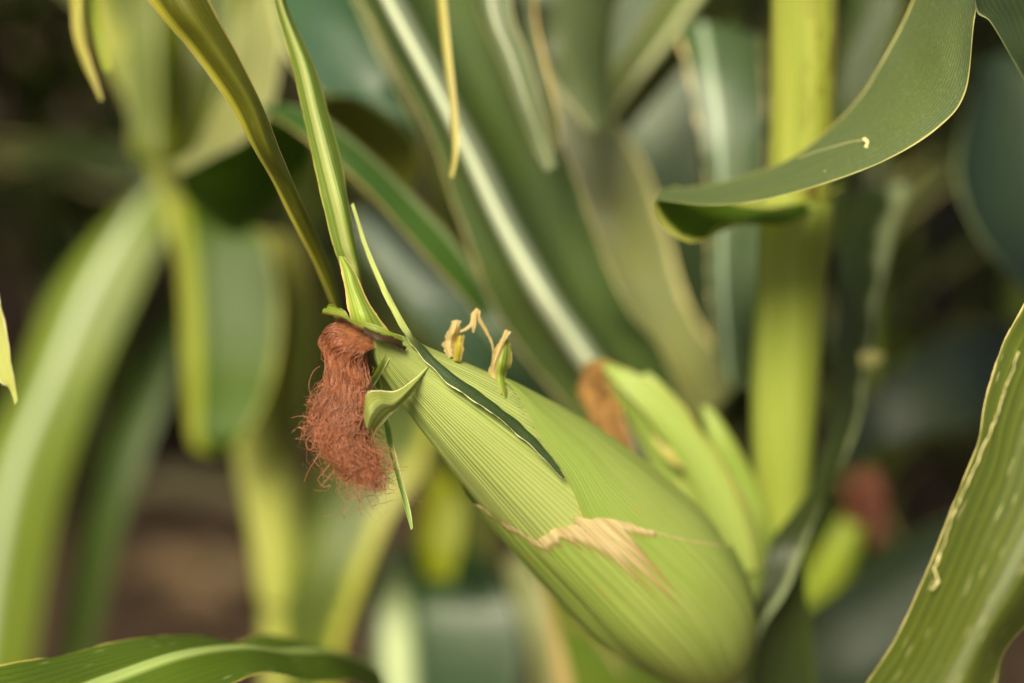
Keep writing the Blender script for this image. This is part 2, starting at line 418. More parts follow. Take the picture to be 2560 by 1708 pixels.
def huskmat(c1, c2, ribs, depth=0.5, dryedge=0.0, seamU=None, dryv=None, strength=0.5):
    n = N('husk'); u, v = n.uv()
    s = n.noise(n.vec(n.math('MULTIPLY', u, 30.0), n.math('MULTIPLY', v, 5.0)), 1.0, 4.0, 0.6)
    big = n.noise(n.vec(n.math('MULTIPLY', u, 5.0), n.math('MULTIPLY', v, 6.0), 5.0), 1.0, 2.0)
    col = n.mix(n.ss(big, 0.35, 0.65), lin(c1), lin(c2))
    wob = n.math('ADD', u, n.math('MULTIPLY', n.math('SUBTRACT', n.noise(n.vec(n.math('MULTIPLY', u, 9.0), n.math('MULTIPLY', v, 4.0), 2.0), 1.0, 3.0), 0.5), 0.055))
    ln = n.math('SINE', n.math('MULTIPLY', wob, ribs * 2 * math.pi))
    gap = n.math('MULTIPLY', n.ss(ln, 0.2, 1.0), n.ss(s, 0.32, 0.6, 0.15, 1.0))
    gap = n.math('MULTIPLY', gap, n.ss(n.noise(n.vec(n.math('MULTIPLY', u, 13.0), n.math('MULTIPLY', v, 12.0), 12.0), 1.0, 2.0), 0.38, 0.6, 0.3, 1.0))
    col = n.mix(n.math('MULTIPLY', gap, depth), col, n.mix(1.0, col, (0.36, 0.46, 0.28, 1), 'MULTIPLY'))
    pale = n.noise(n.vec(n.math('MULTIPLY', u, ribs * 0.55), n.math('MULTIPLY', v, 1.3), 8.0), 1.0, 2.0)
    col = n.mix(n.ss(pale, 0.58, 0.74, 0.0, min(.6, depth)), col, lin((214, 218, 146)))
    cross = n.noise(n.vec(n.math('MULTIPLY', u, 40.0), n.math('MULTIPLY', v, 160.0), 1.0), 1.0, 2.0)
    col = n.mix(n.ss(cross, 0.5, 0.8, 0.0, 0.25), col, n.mix(1.0, col, (0.8, 0.84, 0.72, 1), 'MULTIPLY'))
    d, c = n.voro(n.vec(n.math('MULTIPLY', u, 16.0), n.math('MULTIPLY', v, 42.0)), 1.0)
    rn = n.noise(n.vec(n.math('MULTIPLY', u, 5.0), n.math('MULTIPLY', v, 10.0), 6.6), 1.0, 2.0)
    sp = n.math('MULTIPLY', n.ss(d, 0.05, 0.16, 1.0, 0.0), n.ss(rn, 0.44, 0.56))
    col = n.mix(n.math('MULTIPLY', sp, 0.7), col, lin((176, 138, 66)))
    if dryv:
        # withered buff band along the torn upper edge, fraying into streaks along the husk
        jag = n.noise(n.vec(n.math('MULTIPLY', u, 38.0), n.math('MULTIPLY', v, 7.0), 3.0), 1.0, 4.0, 0.7)
        wide = n.ss(u, dryv[0], dryv[1], 0.0, 1.0); narrow = n.ss(u, dryv[2], dryv[3], 1.0, 0.0)
        lim = n.math('MULTIPLY', n.math('ADD', n.math('MULTIPLY', wide, narrow), n.ss(u, 0.10, 0.2, 0.0, 0.2)), n.math('MULTIPLY', dryv[4], n.ss(u, 0.7, 0.76, 1.0, 0.0)))
        lim = n.math('ADD', n.math('MULTIPLY', lim, n.ss(jag, 0.3, 0.7, 0.4, 1.45)), n.ss(u, 0.74, 0.98, 0.0009, 0.0002))
        m = n.ss(n.math('DIVIDE', v, lim), 0.75, 1.3, 1.0, 0.0)
        m = n.math('MULTIPLY', m, n.ss(cross, 0.25, 0.5, 0.78, 1.0))
        buff = n.mix(n.ss(jag, 0.4, 0.7), lin((206, 188, 140)), lin((170, 140, 92)))
        q = n.math('DIVIDE', v, lim)
        rim = n.math('MULTIPLY', n.ss(q, 0.6, 1.0), n.ss(q, 1.0, 1.7, 1.0, 0.0))
        col = n.mix(m, col, buff); col = n.mix(n.math('MULTIPLY', rim, 0.45), col, lin((142, 116, 56)))
    if dryedge > 0:
        e = n.math('MINIMUM', u, n.math('SUBTRACT', 1.0, u))
        en = n.noise(n.vec(n.math('MULTIPLY', v, 40.0), u, 9.1), 1.0, 3.0)
        em = n.ss(n.math('DIVIDE', e, n.math('MULTIPLY', en, dryedge * 2)), 0.6, 1.2, 1.0, 0.0)
        col = n.mix(em, col, lin((206, 172, 110)))
    h = n.math('ADD', n.math('MULTIPLY', ln, -0.6), n.math('MULTIPLY', s, 1.4))
    if dryv: h = n.math('ADD', h, n.math('MULTIPLY', n.math('MULTIPLY', jag, m), 7.0)); strength = 0.32
    nm = n.bump(h, strength, 0.0006)
    return n.shade(col, 0.46, nm, 0.18, n.mix(1.0, col, (1.3, 1.35, 0.55, 1), 'MULTIPLY'), 0.45)
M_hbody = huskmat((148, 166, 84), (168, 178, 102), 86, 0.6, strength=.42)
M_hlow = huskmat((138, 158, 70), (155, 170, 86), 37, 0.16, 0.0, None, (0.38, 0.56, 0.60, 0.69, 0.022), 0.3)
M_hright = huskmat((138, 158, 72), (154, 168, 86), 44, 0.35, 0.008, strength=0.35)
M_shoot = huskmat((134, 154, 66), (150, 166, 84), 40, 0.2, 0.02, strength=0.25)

V, UVs, F = [], [], []; nt_, nth = 110, 96
for i in range(nt_ + 1):
    t = i / nt_
    for j in range(nth + 1):
        s = -2 + 4 * j / nth
        l = 0.0007 * noise.noise((s * 2.2, t * 3, 1)) + 0.0005 * noise.noise((s * 9, t * 2.5, 4))
        V.append(E(t, s, l * min(1, t * 6))); UVs.append((j / nth, t * 0.24))
for i in range(nt_):
    for j in range(nth):
        a = i * (nth + 1) + j; F.append((a, a + nth + 1, a + nth + 2, a + 1))
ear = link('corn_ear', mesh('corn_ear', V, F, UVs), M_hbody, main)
ear['label'] = 'big ear in ribbed green husk leaning up to the left'

# outer husk covering the lower half, torn and withered along its upper edge (rows start at that edge)
def shell(name, top, mat, lift, t1=0.985, nu=90, nv=60, lowlift=None, label=None):
    """husk leaf on the ear: upper edge given as (t, s) points, running down to the base"""
    V, UVs, F = [], [], []
    for i in range(nv + 1):
        k = i / nv
        for j in range(nu + 1):
            u = j / nu; tt, s = cr(top, u)
            jag = 0.006 * noise.noise((u * 24, 2.2, 0)) + 0.004 * noise.noise((u * 70, 4.2, 0))
            tt += jag; t = tt + (t1 - tt) * k
            l = lift + (0.0012 if i == 0 else 0) * noise.noise((u * 30, 0, 3)) + 0.0006 * noise.noise((s * 3, t * 4, 7))
            for gs, gw, gd in ((-.62, .05, .0011), (-.30, .035, .0006), (.12, .05, .0008), (.45, .04, .0008), (.75, .05, .0010)):
                l -= gd * math.exp(-((s - gs - .05 * math.sin(t * 5 + gs * 9)) / gw) ** 2) * min(1, k * 4)
            V.append(E(t, s, l)); UVs.append((u, (t - tt) * 0.24))
    for i in range(nv):
        for j in range(nu):
            a = i * (nu + 1) + j; F.append((a, a + nu + 1, a + nu + 2, a + 1))
    return link(name, mesh(name, V, F, UVs), mat, ear)
def P(x, y): return px_ts(x, y)
top = [(0.36, -1.55), (0.36, -1.2), P(474, 496), P(490, 502), P(506, 511), P(518, 513), P(530, 501), P(543, 493), P(540, 489), P(556, 489), P(580, 492), P(610, 499), P(645, 512), (0.67, .75), (0.72, 1.1), (0.76, 1.5)]
shell('husk', top, M_hlow, 0.0016)
# right-hand husk leaf with its free edge running down the front from the bract
rows = []
for (a, b_) in (((497, 379), .6), ((505, 392), .5), ((512, 412), .45), ((522, 432), .4), ((536, 456), .4), ((546, 480), .4), ((556, 500), .4), ((590, 540), .35), ((640, 590), .3)):
    t, s = P(*a); rows.append([(t, s, .0010), (t, s + (1.0 - s) * .33, .0014), (t, s + (1.0 - s) * .66, .0012), (t, 1.0, .0010), (t, 1.4, .001)])
patch('husk', rows, M_hright, ear, nu=50, nv=90, ragged=0.01, rf=300, fn=lambda t, s, l: E(t, s, l))

# lower left pale keel of the front husk
# ---- tip of the ear: torn husk rim, stub of husk, long blades
M_blade = leafmat((62, 118, 38), (168, 180, 110), rib=(186, 190, 128), ribw=0.06, edge=(200, 190, 110), edgew=0.03, veins=9, vein=0.3, trans=0.3, ribpos=0.03, spots=0.3)
M_pale = leafmat((172, 180, 108), (172, 180, 108), rib=None, edge=(196, 180, 110), edgew=0.06, veins=8, vein=0.3, trans=0.3, spots=0.2)
# folded blade rising out of the frame: pale back on the left, green face on the right, one sheet folded along its edge
patch('husk_blade', [[(262, -60, .548), (272, -60, .542), (284, -60, .549)], [(274, 0, .546), (281, 0, .540), (286, 0, .547)], [(291, 62, .541), (304, 62, .534), (313, 62, .541)],
      [(302, 110, .537), (316, 110, .530), (328, 110, .537)], [(313, 160, .533), (329, 160, .526), (341, 160, .532)],
      [(323, 205, .529), (341, 205, .522), (349, 205, .528)], [(333, 245, .530), (350, 245, .525), (356, 245, .529)], [(342, 272, .533), (357, 272, .530), (361, 278, .533)], [(352, 318, .537), (360, 318, .534), (366, 318, .537)]],
      leafmat((92, 138, 46), (120, 148, 70), rib=(170, 178, 108), ribw=0.16, edge=(196, 186, 96), edgew=0.03, veins=8, vein=0.35, trans=0.25, ribpos=0.36, spots=0.5),
      ear, nu=22, nv=90, wave=.0012, wf=40, ragged=.02, rf=120, seed=2)
# narrow twisted blade crossing the ear, pale stalklike above, dark green with pale edge below
patch('husk_blade', [[(351, 205, .530), (354, 203, .530)], [(364, 248, .528), (368, 246, .528)], [(381, 290, .522), (386, 287, .522)], [(395, 318, .513), (400, 314, .513)], [(406, 336, .508), (411, 332, .508)], [K(418, 353, .003), K(424, 347, .001)], [K(433, 369, .004), K(440, 362, .003)], [K(448, 384, .006), K(457, 376, .004)], [K(470, 400, .007), K(479, 392, .005)], [K(490, 413, .008), K(499, 407, .006)],
      [K(511, 430, .0075), K(522, 424, .006)], [K(532, 448, .009), K(540, 443, .007)], [K(550, 466, .010), K(555, 463, .009)], [K(563, 478, .011), K(565, 478, .011)]],
      leafmat((56, 84, 46), (56, 84, 46), rib=None, edge=(206, 206, 150), edgew=0.06, veins=5, vein=0.15, trans=0.1, rough=.6, spec=.3, edgehi=False, fuzz=.3, fade=(.046, .075, (156, 166, 96))), ear, nu=12, nv=150, bulge=-.22, wave=.0012, wf=120, ragged=.04, rf=260, seed=4)
M_stub = leafmat((150, 186, 76), (160, 190, 90), rib=None, edge=(226, 196, 124), edgew=0.13, veins=7, vein=0.3, trans=0.3)
patch('husk_tip', [[(339, 256, .520), (341, 256, .519), (345, 257, .520)], [(341, 272, .519), (349, 272, .516), (356, 274, .519)], [(343, 282, .518), (352, 284, .515), (362, 286, .519)],
      [(346, 300, .517), (358, 300, .514), (369, 302, .519)], [(349, 316, .517), (364, 317, .512), (380, 318, .519)], [(354, 327, .518), (368, 330, .514), (392, 334, .522)]], M_stub, ear, nu=16, nv=40, ragged=.06, rf=170, seed=5)
patch('husk_rim', [[(321, 307, .515), (322, 314, .513)], [(330, 304, .511), (331, 317, .508)], [(341, 309, .508), (342, 319, .505)], [(352, 317, .507), (352, 324, .503)], [(364, 321, .507), (364, 329, .502)], [(378, 326, .506), (378, 335, .501)], [(392, 332, .507), (390, 339, .502)], [(402, 338, .510), (400, 343, .505)]],
      leafmat((128, 150, 60), (110, 130, 50), rib=None, edge=(92, 66, 30), edgew=0.3, veins=5, trans=.3, edgelo=False), ear, nu=14, nv=60, bulge=-.12, ragged=.2, rf=200, seed=9, wave=.003, wf=90)
patch('husk_rim', [[(364, 326, .504), (364, 333, .501)], [(376, 331, .502), (375, 341, .498)], [(388, 335, .502), (385, 344, .498)], [(398, 339, .504), (395, 347, .501)], [(407, 346, .509), (403, 352, .506)]],
      leafmat((70, 50, 20), None, rib=None, edge=(50, 34, 14), edgew=0.2, veins=5, trans=.1), ear, nu=10, nv=40, bulge=.1, ragged=.3, rf=300, seed=3, wave=.002, wf=150)
# narrow strip falling past the silk
patch('husk_blade', [[(372, 366, .532), (378, 366, .534)], [(376, 392, .530), (383, 392, .532)], [(383, 420, .526), (389, 419, .528)], [(389, 450, .522), (395, 449, .524)], [(397, 480, .519), (402, 478, .521)], [(405, 510, .517), (410, 508, .518)], [(411, 530, .516), (413, 528, .516)]],
      leafmat((112, 158, 60), None, rib=None, edge=(214, 206, 150), edgew=0.13, veins=3, trans=.3), ear, nu=8, nv=60, bulge=.18, ragged=.04, rf=200)
# curled little husk leaf hanging at the silk
M_curl = leafmat((118, 142, 82), (150, 168, 104), rib=None, edge=(222, 216, 160), edgew=0.09, veins=8, vein=.25, trans=.3)
patch('husk_curl', [[K(430, 364, .0008), K(429, 367, .0012), K(428, 370, .0008)], [K(414, 379, .004), K(413, 386, .007), K(412, 393, .004)], [(396, 390, .509), (394, 402, .502), (398, 409, .506)],
      [(378, 390, .508), (380, 402, .499), (390, 416, .506)], [(366, 392, .507), (370, 412, .497), (380, 428, .505)], [(362, 408, .507), (366, 426, .500), (373, 438, .507)]],
      M_curl, ear, nu=22, nv=46, wave=.001, ragged=.03, rf=160, seed=6)
patch('husk_curl', [[(390, 346, .508), (394, 346, .508)], [(381, 362, .506), (388, 362, .508)], [(370, 380, .509), (378, 380, .514)], [(362, 392, .508), (370, 392, .512)], [(357, 402, .508), (363, 403, .510)]], leafmat((140, 166, 76), (150, 180, 96), rib=None, edge=(222, 216, 160), edgew=0.12, veins=4, vein=.25, trans=.3), ear, nu=10, nv=30, bulge=.15, ragged=.04, seed=8)

# dry bracts and filament on the upper side of the ear
M_dry = leafmat((204, 190, 150), (190, 174, 132), rib=None, edge=(226, 214, 180), edgew=0.08, veins=4, vein=.8, dry=.5, trans=.3, rough=.6)
M_bract = leafmat((150, 176, 84), (176, 190, 112), rib=None, edge=(220, 180, 120), edgew=0.10, veins=6, vein=.3, trans=.3)
patch('dry_bract', [[K(449, 358, 0), K(453, 357, .003), K(459, 359, 0)], [(442, 347, .536), (449, 343, .531), (458, 347, .535)], [(446, 334, .534), (453, 332, .529), (460, 334, .533)], [(452, 321, .533), (456, 320, .531), (462, 321, .532)]], M_dry, ear, nu=20, nv=34, ragged=.2, rf=500, seed=1, wave=.0022, wf=260)
patch('dry_bract', [[K(452, 360, .001), K(457, 361, .003), K(462, 362, .001)], [(451, 346, .535), (458, 347, .531), (464, 347, .533)], [(455, 336, .534), (460, 336, .532), (465, 334, .533)]], leafmat((176, 170, 70), None, rib=None, edge=(206, 176, 110), edgew=.2, veins=4, vein=.6, trans=.3), ear, nu=14, nv=24, ragged=.16, rf=400, seed=2, wave=.001, wf=300)
def wire(pts, r): return ([Vector(cr([tuple(at(*p)) for p in pts], i / 40)) for i in range(41)], r, random.random())
patch('dry_filament', [[(459, 330, .533), (460, 333, .533)], [(466, 327, .532), (468, 330, .532)], [(470, 322, .532), (473, 325, .532)], [(471, 313, .532), (476, 315, .532)], [(477, 308, .532), (480, 310, .532)], [(476, 318, .532), (481, 317, .532)], [(485, 333, .533), (488, 331, .533)], [(491, 344, .534), (493, 343, .534)], [(492, 356, .535), (494, 356, .535)], [(490, 370, .536), (492, 371, .536)]],
      M_dry, ear, nu=6, nv=90, bulge=.15, ragged=.22, rf=420, wave=.0006, wf=300)
patch('dry_filament', [[(474, 312, .531), (477, 313, .531)], [(472, 324, .531), (476, 325, .531)], [(472, 332, .532), (474, 333, .532)]], M_dry, ear, nu=4, nv=16, ragged=.1, rf=300)
patch('bract', [[K(508, 404, .0003), K(509, 405, .0008), K(511, 404, .0003)], [K(500, 392, .001), K(504, 394, .003), K(508, 390, .001)], [(491, 375, .536), (499, 378, .530), (507, 375, .535)], [(491, 362, .535), (500, 363, .528), (512, 364, .534)], [(495, 350, .535), (503, 349, .530), (512, 351, .535)], [(501, 338, .536), (504, 337, .534), (510, 341, .536)]],
      M_bract, ear, nu=20, nv=40, ragged=.12, rf=360, seed=5, wave=.0015, wf=200)
patch('dry_bract', [[K(499, 391, .001), K(501, 394, .003), K(504, 393, .001)], [(489, 374, .534), (493, 377, .531), (498, 380, .532)], [(491, 362, .533), (494, 362, .528), (500, 364, .530)], [(495, 350, .533), (499, 349, .528), (503, 352, .530)], [(501, 338, .533), (503, 337, .531), (508, 338, .532)], [(505, 330, .533), (507, 330, .532), (511, 332, .533)]],
      M_dry, ear, nu=20, nv=40, ragged=.2, rf=420, seed=7, wave=.0018, wf=240)
# torn pale fringe of the membrane below the bract
cs = []
rf_ = random.Random(5)
for k in range(70):
    q = k / 69; x, y = cr([(499, 384), (503, 392), (505, 400), (510, 410), (518, 424)], q)
    x += rf_.uniform(-2, 2); p0 = E(*P(x, y), .0012); L_ = rf_.uniform(.0008, .0026)
    d = (RT * rf_.uniform(-1.2, -.2) + UP * rf_.uniform(-.5, .8) - FW * rf_.uniform(.1, .5)).normalized()
    cs.append(([p0 + d * L_ * i / 5 + UP * (-0.0004 * (i / 5) ** 2) for i in range(6)], .00005, rf_.random()))
M_fr = N('pale_fringe').shade(lin((180, 194, 140)), 0.6, None, 0.3)
strands('fringe', cs, M_fr, ear)

# ---- silk
n = N('corn_silk'); u, v = n.uv(); tcs = n.t.nodes.new('ShaderNodeTexCoord')
lk_ = n.noise(tcs.outputs['Object'], 260.0, 3.0)
u = n.math('ADD', n.math('MULTIPLY', u, 0.55), n.ss(lk_, 0.35, 0.68, 0.0, 0.5))
col = n.mix(u, lin((74, 34, 22)), lin((184, 106, 72)))
col = n.mix(n.ss(v, 0.0, 0.3, 0.0, 0.6), lin((196, 130, 90)), col)
M_silk = n.shade(col, 0.42, None, 0.22, n.mix(1.0, col, (1.2, 0.9, 0.7, 1), 'MULTIPLY'), 0.6)
GUIDE = [(376, 340, .517, 15), (364, 334, .512, 15), (350, 337, .508, 17), (343, 350, .509, 18), (348, 372, .509, 17), (346, 395, .509, 19), (339, 418, .508, 22), (341, 440, .508, 25), (353, 460, .508, 24), (366, 478, .508, 22)]
rs = random.Random(21); cs = []
def silk(a0, rr_, tend, loose, rad):
    pts = []; ph = rs.uniform(0, 50); n_ = 44; clump = int(rs.random() * 9)
    wx = wy = wz = 0.0
    for i in range(n_ + 1):
        t = tend * i / n_; x, y, D, r = cr(GUIDE, min(t, 1.0)); fz = max(0, t - .35) * loose
        ang = a0 + 1.5 * math.sin(t * 3 + clump) * 0.5 + t * 1.4
        rr2 = rr_ * r * (1 + .10 * math.sin(t * 9 + clump * 2.1))
        f = loose * max(0, t - .15) ** 1.6
        ox = rr2 * math.cos(ang) + f * 26 * noise.noise((ph, t * 4, 0)) + f * 9 * noise.noise((ph, t * 14, 5)) + (2.2 + 5 * f) * noise.noise((ph, t * 8, 3))
        oy = rr2 * 0.75 * math.sin(ang + .6) + f * 22 * noise.noise((ph, t * 4, 9)) + f * 9 * noise.noise((ph, t * 14, 15)) + 2.0 * noise.noise((ph, t * 8, 13))
        dz = (rr2 * math.sin(ang) * 0.9 + f * 12 * noise.noise((ph, t * 4, 19))) * D / FP
        ox += fz * (16 * noise.noise((ph, t * 22, 31)) + 7 * noise.noise((ph, t * 48, 41))); oy += fz * (13 * noise.noise((ph, t * 22, 51)) + 6 * noise.noise((ph, t * 48, 61)))
        qx, qy, qz = (x + ox) / 13, (y + oy) / 13, dz * 160
        am = 1.6 + 5.0 * min(1, t * 1.1) ** 2; lk = clump % 3 * 7.7
        ox += am * noise.noise((qx, qy, qz + lk)) + am * .5 * noise.noise((qx * 2.6, qy * 2.6, qz + 9 + lk)); oy += am * noise.noise((qx, qy, qz + 20 + lk)); dz += am * .0004 * noise.noise((qx, qy, qz + 40 + lk))
        ex = max(0, t - 1.0) * 120
        pts.append(at(x + ox + ex * .3, y + oy + ex, D - dz))
    cs.append((pts, rad, rs.random() ** 1.3))
for k in range(6500):
    ra = math.sqrt(rs.random()); silk(rs.uniform(0, 6.283), ra * (0.96 if rs.random() < .9 else 1.08), rs.uniform(.72, 1.0), 0.35 + rs.random() ** 2 * .9, rs.uniform(.00006, .00013))
for k in range(650):
    silk(rs.uniform(0, 6.283), rs.uniform(.7, 1.15), rs.uniform(.55, 1.06), rs.uniform(1.2, 3.0), .00011)
# loose wisps as in the photograph
for pts in ([(330, 440, .505), (322, 450, .503), (314, 462, .502), (308, 472, .502), (304, 482, .502)], [(336, 452, .505), (330, 464, .503), (322, 474, .502), (318, 480, .502), (324, 487, .502), (330, 485, .502), (326, 491, .502), (314, 490, .502)],
            [(322, 430, .506), (312, 434, .505), (306, 442, .504), (309, 450, .504), (315, 446, .504)], [(326, 424, .506), (314, 419, .505), (302, 416, .505), (291, 418, .506)], [(320, 410, .507), (312, 398, .506), (309, 385, .506), (313, 372, .507), (320, 366, .508)],
            [(322, 400, .507), (317, 392, .506), (322, 384, .505), (328, 388, .505)], [(352, 476, .505), (346, 490, .504), (352, 500, .504), (360, 488, .504)], [(366, 484, .505), (360, 496, .504), (358, 506, .504), (362, 516, .505)], [(384, 480, .505), (388, 488, .504), (394, 490, .504), (398, 488, .504)],
            [(380, 462, .505), (384, 448, .504), (392, 452, .504), (402, 457, .504)], [(318, 436, .505), (310, 428, .504), (306, 420, .504)], [(388, 470, .505), (394, 462, .504), (392, 450, .504), (386, 446, .504)], [(340, 462, .505), (328, 478, .503), (320, 486, .502)]):
    cs.append(wire(pts, .00016))
strands('silk', cs, M_silk, ear, 3)

# ---- two young shoots behind the ear
def pod(name, ax, mat, parent, ns=40, nv=60, flat=.7, **k):
    return tube(name, [(x, y, D, w_ / 2 * D / FP) for x, y, D, w_ in ax], mat, parent, ns, nv, flat=flat, **k)
sh = pod('young_ear', [(590, 361, .655, 3), (600, 368, .655, 18), (622, 386, .655, 34), (650, 415, .657, 50), (674, 450, .66, 62), (694, 490, .662, 76), (712, 530, .665, 88), (722, 570, .67, 84), (722, 615, .675, 66), (716, 650, .68, 40)], M_shoot, main, label='small young ear with brown withered silk')
patch('husk', [[(694, 446, .642), (700, 462, .642)], [(680, 450, .638), (684, 468, .638)], [(664, 446, .638), (668, 460, .636)], [(652, 434, .640), (655, 444, .638)]], leafmat((166, 166, 96), None, rib=None, edge=(176, 160, 100), edgew=.1, veins=5, trans=.2), sh, nu=10, nv=20, bulge=.1)
patch('husk', [[(600, 366, .648), (606, 363, .646)], [(622, 388, .640), (634, 372, .640)], [(652, 422, .636), (668, 396, .638)], [(684, 470, .636), (706, 440, .640)], [(708, 530, .640), (738, 500, .644)], [(722, 590, .648), (756, 570, .652)]], M_shoot, sh, nu=20, nv=50, bulge=.12)
patch('husk', [[(640, 376, .650), (648, 372, .650)], [(650, 388, .646), (664, 386, .648)], [(668, 410, .644), (684, 408, .648)], [(690, 440, .644), (706, 440, .648)]], M_shoot, sh, nu=10, nv=30, bulge=.15)
sh2 = pod('young_shoot', [(703, 407, .675, 6), (710, 418, .675, 16), (722, 445, .675, 26), (736, 480, .68, 36), (746, 520, .685, 46), (748, 560, .69, 50), (742, 600, .69, 46), (730, 640, .69, 30)], M_shoot, main, label='slim pointed green shoot beside the stalk')
cs = []; GU2 = [(596, 366, .648, 4), (593, 384, .642, 8), (602, 408, .636, 11), (616, 436, .632, 10), (630, 464, .630, 5)]
for k in range(700):
    a0 = rs.uniform(0, 6.28); r0 = math.sqrt(rs.random()); ph = rs.uniform(0, 50); te = rs.uniform(.6, 1); pts = []
    for i in range(17):
        t = te * i / 16; x, y, D, r = cr(GU2, t)
        pts.append(at(x + r0 * r * math.cos(a0 + t) + (5 + 12 * r0 ** 6) * noise.noise((ph, t * 5, 0)), y + r0 * r * .6 * math.sin(a0 + t) + (4 + 10 * r0 ** 6) * noise.noise((ph, t * 5, 4)), D - r0 * r * math.sin(a0) * D / FP))
    cs.append((pts, .00026, rs.random()))
n = N('withered_silk'); u, v = n.uv()
M_wsilk = n.shade(n.mix(u, lin((78, 46, 16)), lin((196, 148, 78))), 0.6, None, 0.25)
strands('silk', cs, M_wsilk, sh)

# ---- broad blade leaving the collar, rolling left and sweeping up to the right
M_D = leafmat((106, 132, 86), (98, 132, 36), rib=None, edge=(192, 184, 116), edgew=0.022, veins=30, vein=0.10, trans=.22, rough=.5, spots=.0, fuzz=.38, spec=.6)
patch('leaf', [
    [(845, 175, .660), (846, 200, .640), (838, 225, .618), (826, 238, .615)],
    [(790, 180, .66), (785, 205, .630), (775, 220, .608), (765, 226, .604)],
    [(735, 184, .66), (728, 205, .630), (715, 220, .604), (705, 222, .60)],
    [(695, 186, .655), (680, 205, .628), (680, 225, .604), (684, 232, .598)]][::-1] and
    [[(664, 188, .600), (658, 193, .585), (655, 201, .572)], [(700, 187, .603), (690, 196, .580), (672, 203, .560)], [(745, 176, .600), (728, 192, .575), (708, 205, .552)], [(790, 157, .592), (776, 180, .568), (760, 200, .545)],
     [(830, 128, .582), (828, 160, .556), (822, 184, .535)], [(862, 93, .572), (878, 130, .545), (886, 160, .525)], [(888, 52, .564), (920, 88, .535), (938, 128, .517)], [(908, 10, .560), (940, 40, .530), (966, 92, .512)], [(925, -40, .558), (955, -20, .530), (974, 20, .512)], [(940, -110, .56), (968, -100, .535), (985, -60, .52)], [(955, -220, .58), (975, -210, .555), (992, -190, .54)]],
    M_D, main, nu=40, nv=120, wave=.001, wf=30)
# inner rolled part of the same blade, down to the collar on the stalk, lit look put into its yellow-green
patch('leaf', [
    [(655, 201, .572), (664, 188, .600), (676, 186, .612)],
    [(655, 212, .566), (672, 200, .604), (690, 192, .622)],
    [(664, 228, .566), (690, 208, .612), (716, 196, .632)],
    [(686, 242, .574), (712, 220, .618), (744, 200, .640)],
    [(704, 240, .586), (734, 224, .622), (776, 202, .634)],
    [(716, 226, .600), (752, 222, .618), (810, 198, .626)],
    [(742, 222, .612), (790, 222, .620), (846, 186, .640)]],
    leafmat((170, 186, 62), (92, 132, 10), rib=None, edge=(206, 208, 110), edgew=0.13, veins=22, vein=.12, trans=.6, rough=.5), main, nu=20, nv=60)
# tiny pale insect trail on that blade
M_trail = N('dry_scar').shade(lin((196, 184, 128)), 0.8)
def dblade(x, y, D): return at(x, y, D - .0010)
tr = [(798, 158, .5655), (815, 152, .560), (832, 147, .555), (850, 142, .5495), (864, 140, .5455)]
tube('scar', [(a, b, c, .00011) for a, b, c in tr], M_trail, main, 6, 30, fn=dblade)
patch('scar', [[(862, 139, .545), (865, 137, .545)], [(866, 143, .543), (869, 141, .543)], [(864, 147, .543), (868, 148, .542)], [(873, 148, .541), (877, 147, .540)], [(872, 156, .541), (876, 155, .540)]], M_trail, main, nu=3, nv=24, ragged=.1, fn=dblade)
patch('scar', [[(824, 171, .548), (826, 170, .548)], [(822, 174, .548), (827, 174, .547)], [(823, 177, .547), (825, 177, .547)]], M_trail, main, nu=3, nv=8, fn=dblade)

# hanging broken leaf left of the stalk
M_hang = leafmat((70, 100, 72), (84, 112, 80), rib=(150, 168, 140), ribw=.06, edge=(196, 176, 120), edgew=0.04, veins=14, vein=.15, trans=.2, ribpos=.28, rough=.32, spec=.8)
patch('leaf', [[(690, 20, .76), (765, 52, .78)], [(676, 28, .745), (764, 40, .76)], [(683, 60, .730), (766, 66, .74)], [(694, 110, .720), (765, 112, .73)], [(700, 160, .715), (765, 168, .725)], [(703, 215, .712), (762, 225, .722)], [(706, 270, .712), (757, 285, .722)], [(713, 330, .712), (756, 340, .722)], [(720, 372, .714), (752, 378, .722)], [(730, 384, .716), (748, 390, .722)]],
      M_hang, main, nu=20, nv=90, bulge=-.08, wave=.006, wf=22, ragged=.05, rf=90, seed=12)

# ------------------------------------------------------------------ neighbouring plants whose leaves cross the picture
def stem(parent, x, y, D, r, mat, top=-900, bot=None, lean=0):
    """stalk of a plant standing at this picture point, vertical in the world"""
    p = at(x, y, D); V3 = [(p.x + lean * k, p.y, z, r * (1.05 - .25 * z / 2.1)) for k, z in ((-1, 0), (-.5, .5), (0, p.z), (.3, 1.4), (.6, 2.1))]
    return tube('stalk', V3, mat, parent, 18, 90, fn=lambda a, b, c: (a, b, c))
def plant_at(x, y, D, label, group=None):
    p = at(x, y, D); return thing('corn_plant', label, 'corn plant', (p.x, p.y, 0), group)
M_st2 = stalkmat((136, 152, 52), (160, 172, 76))

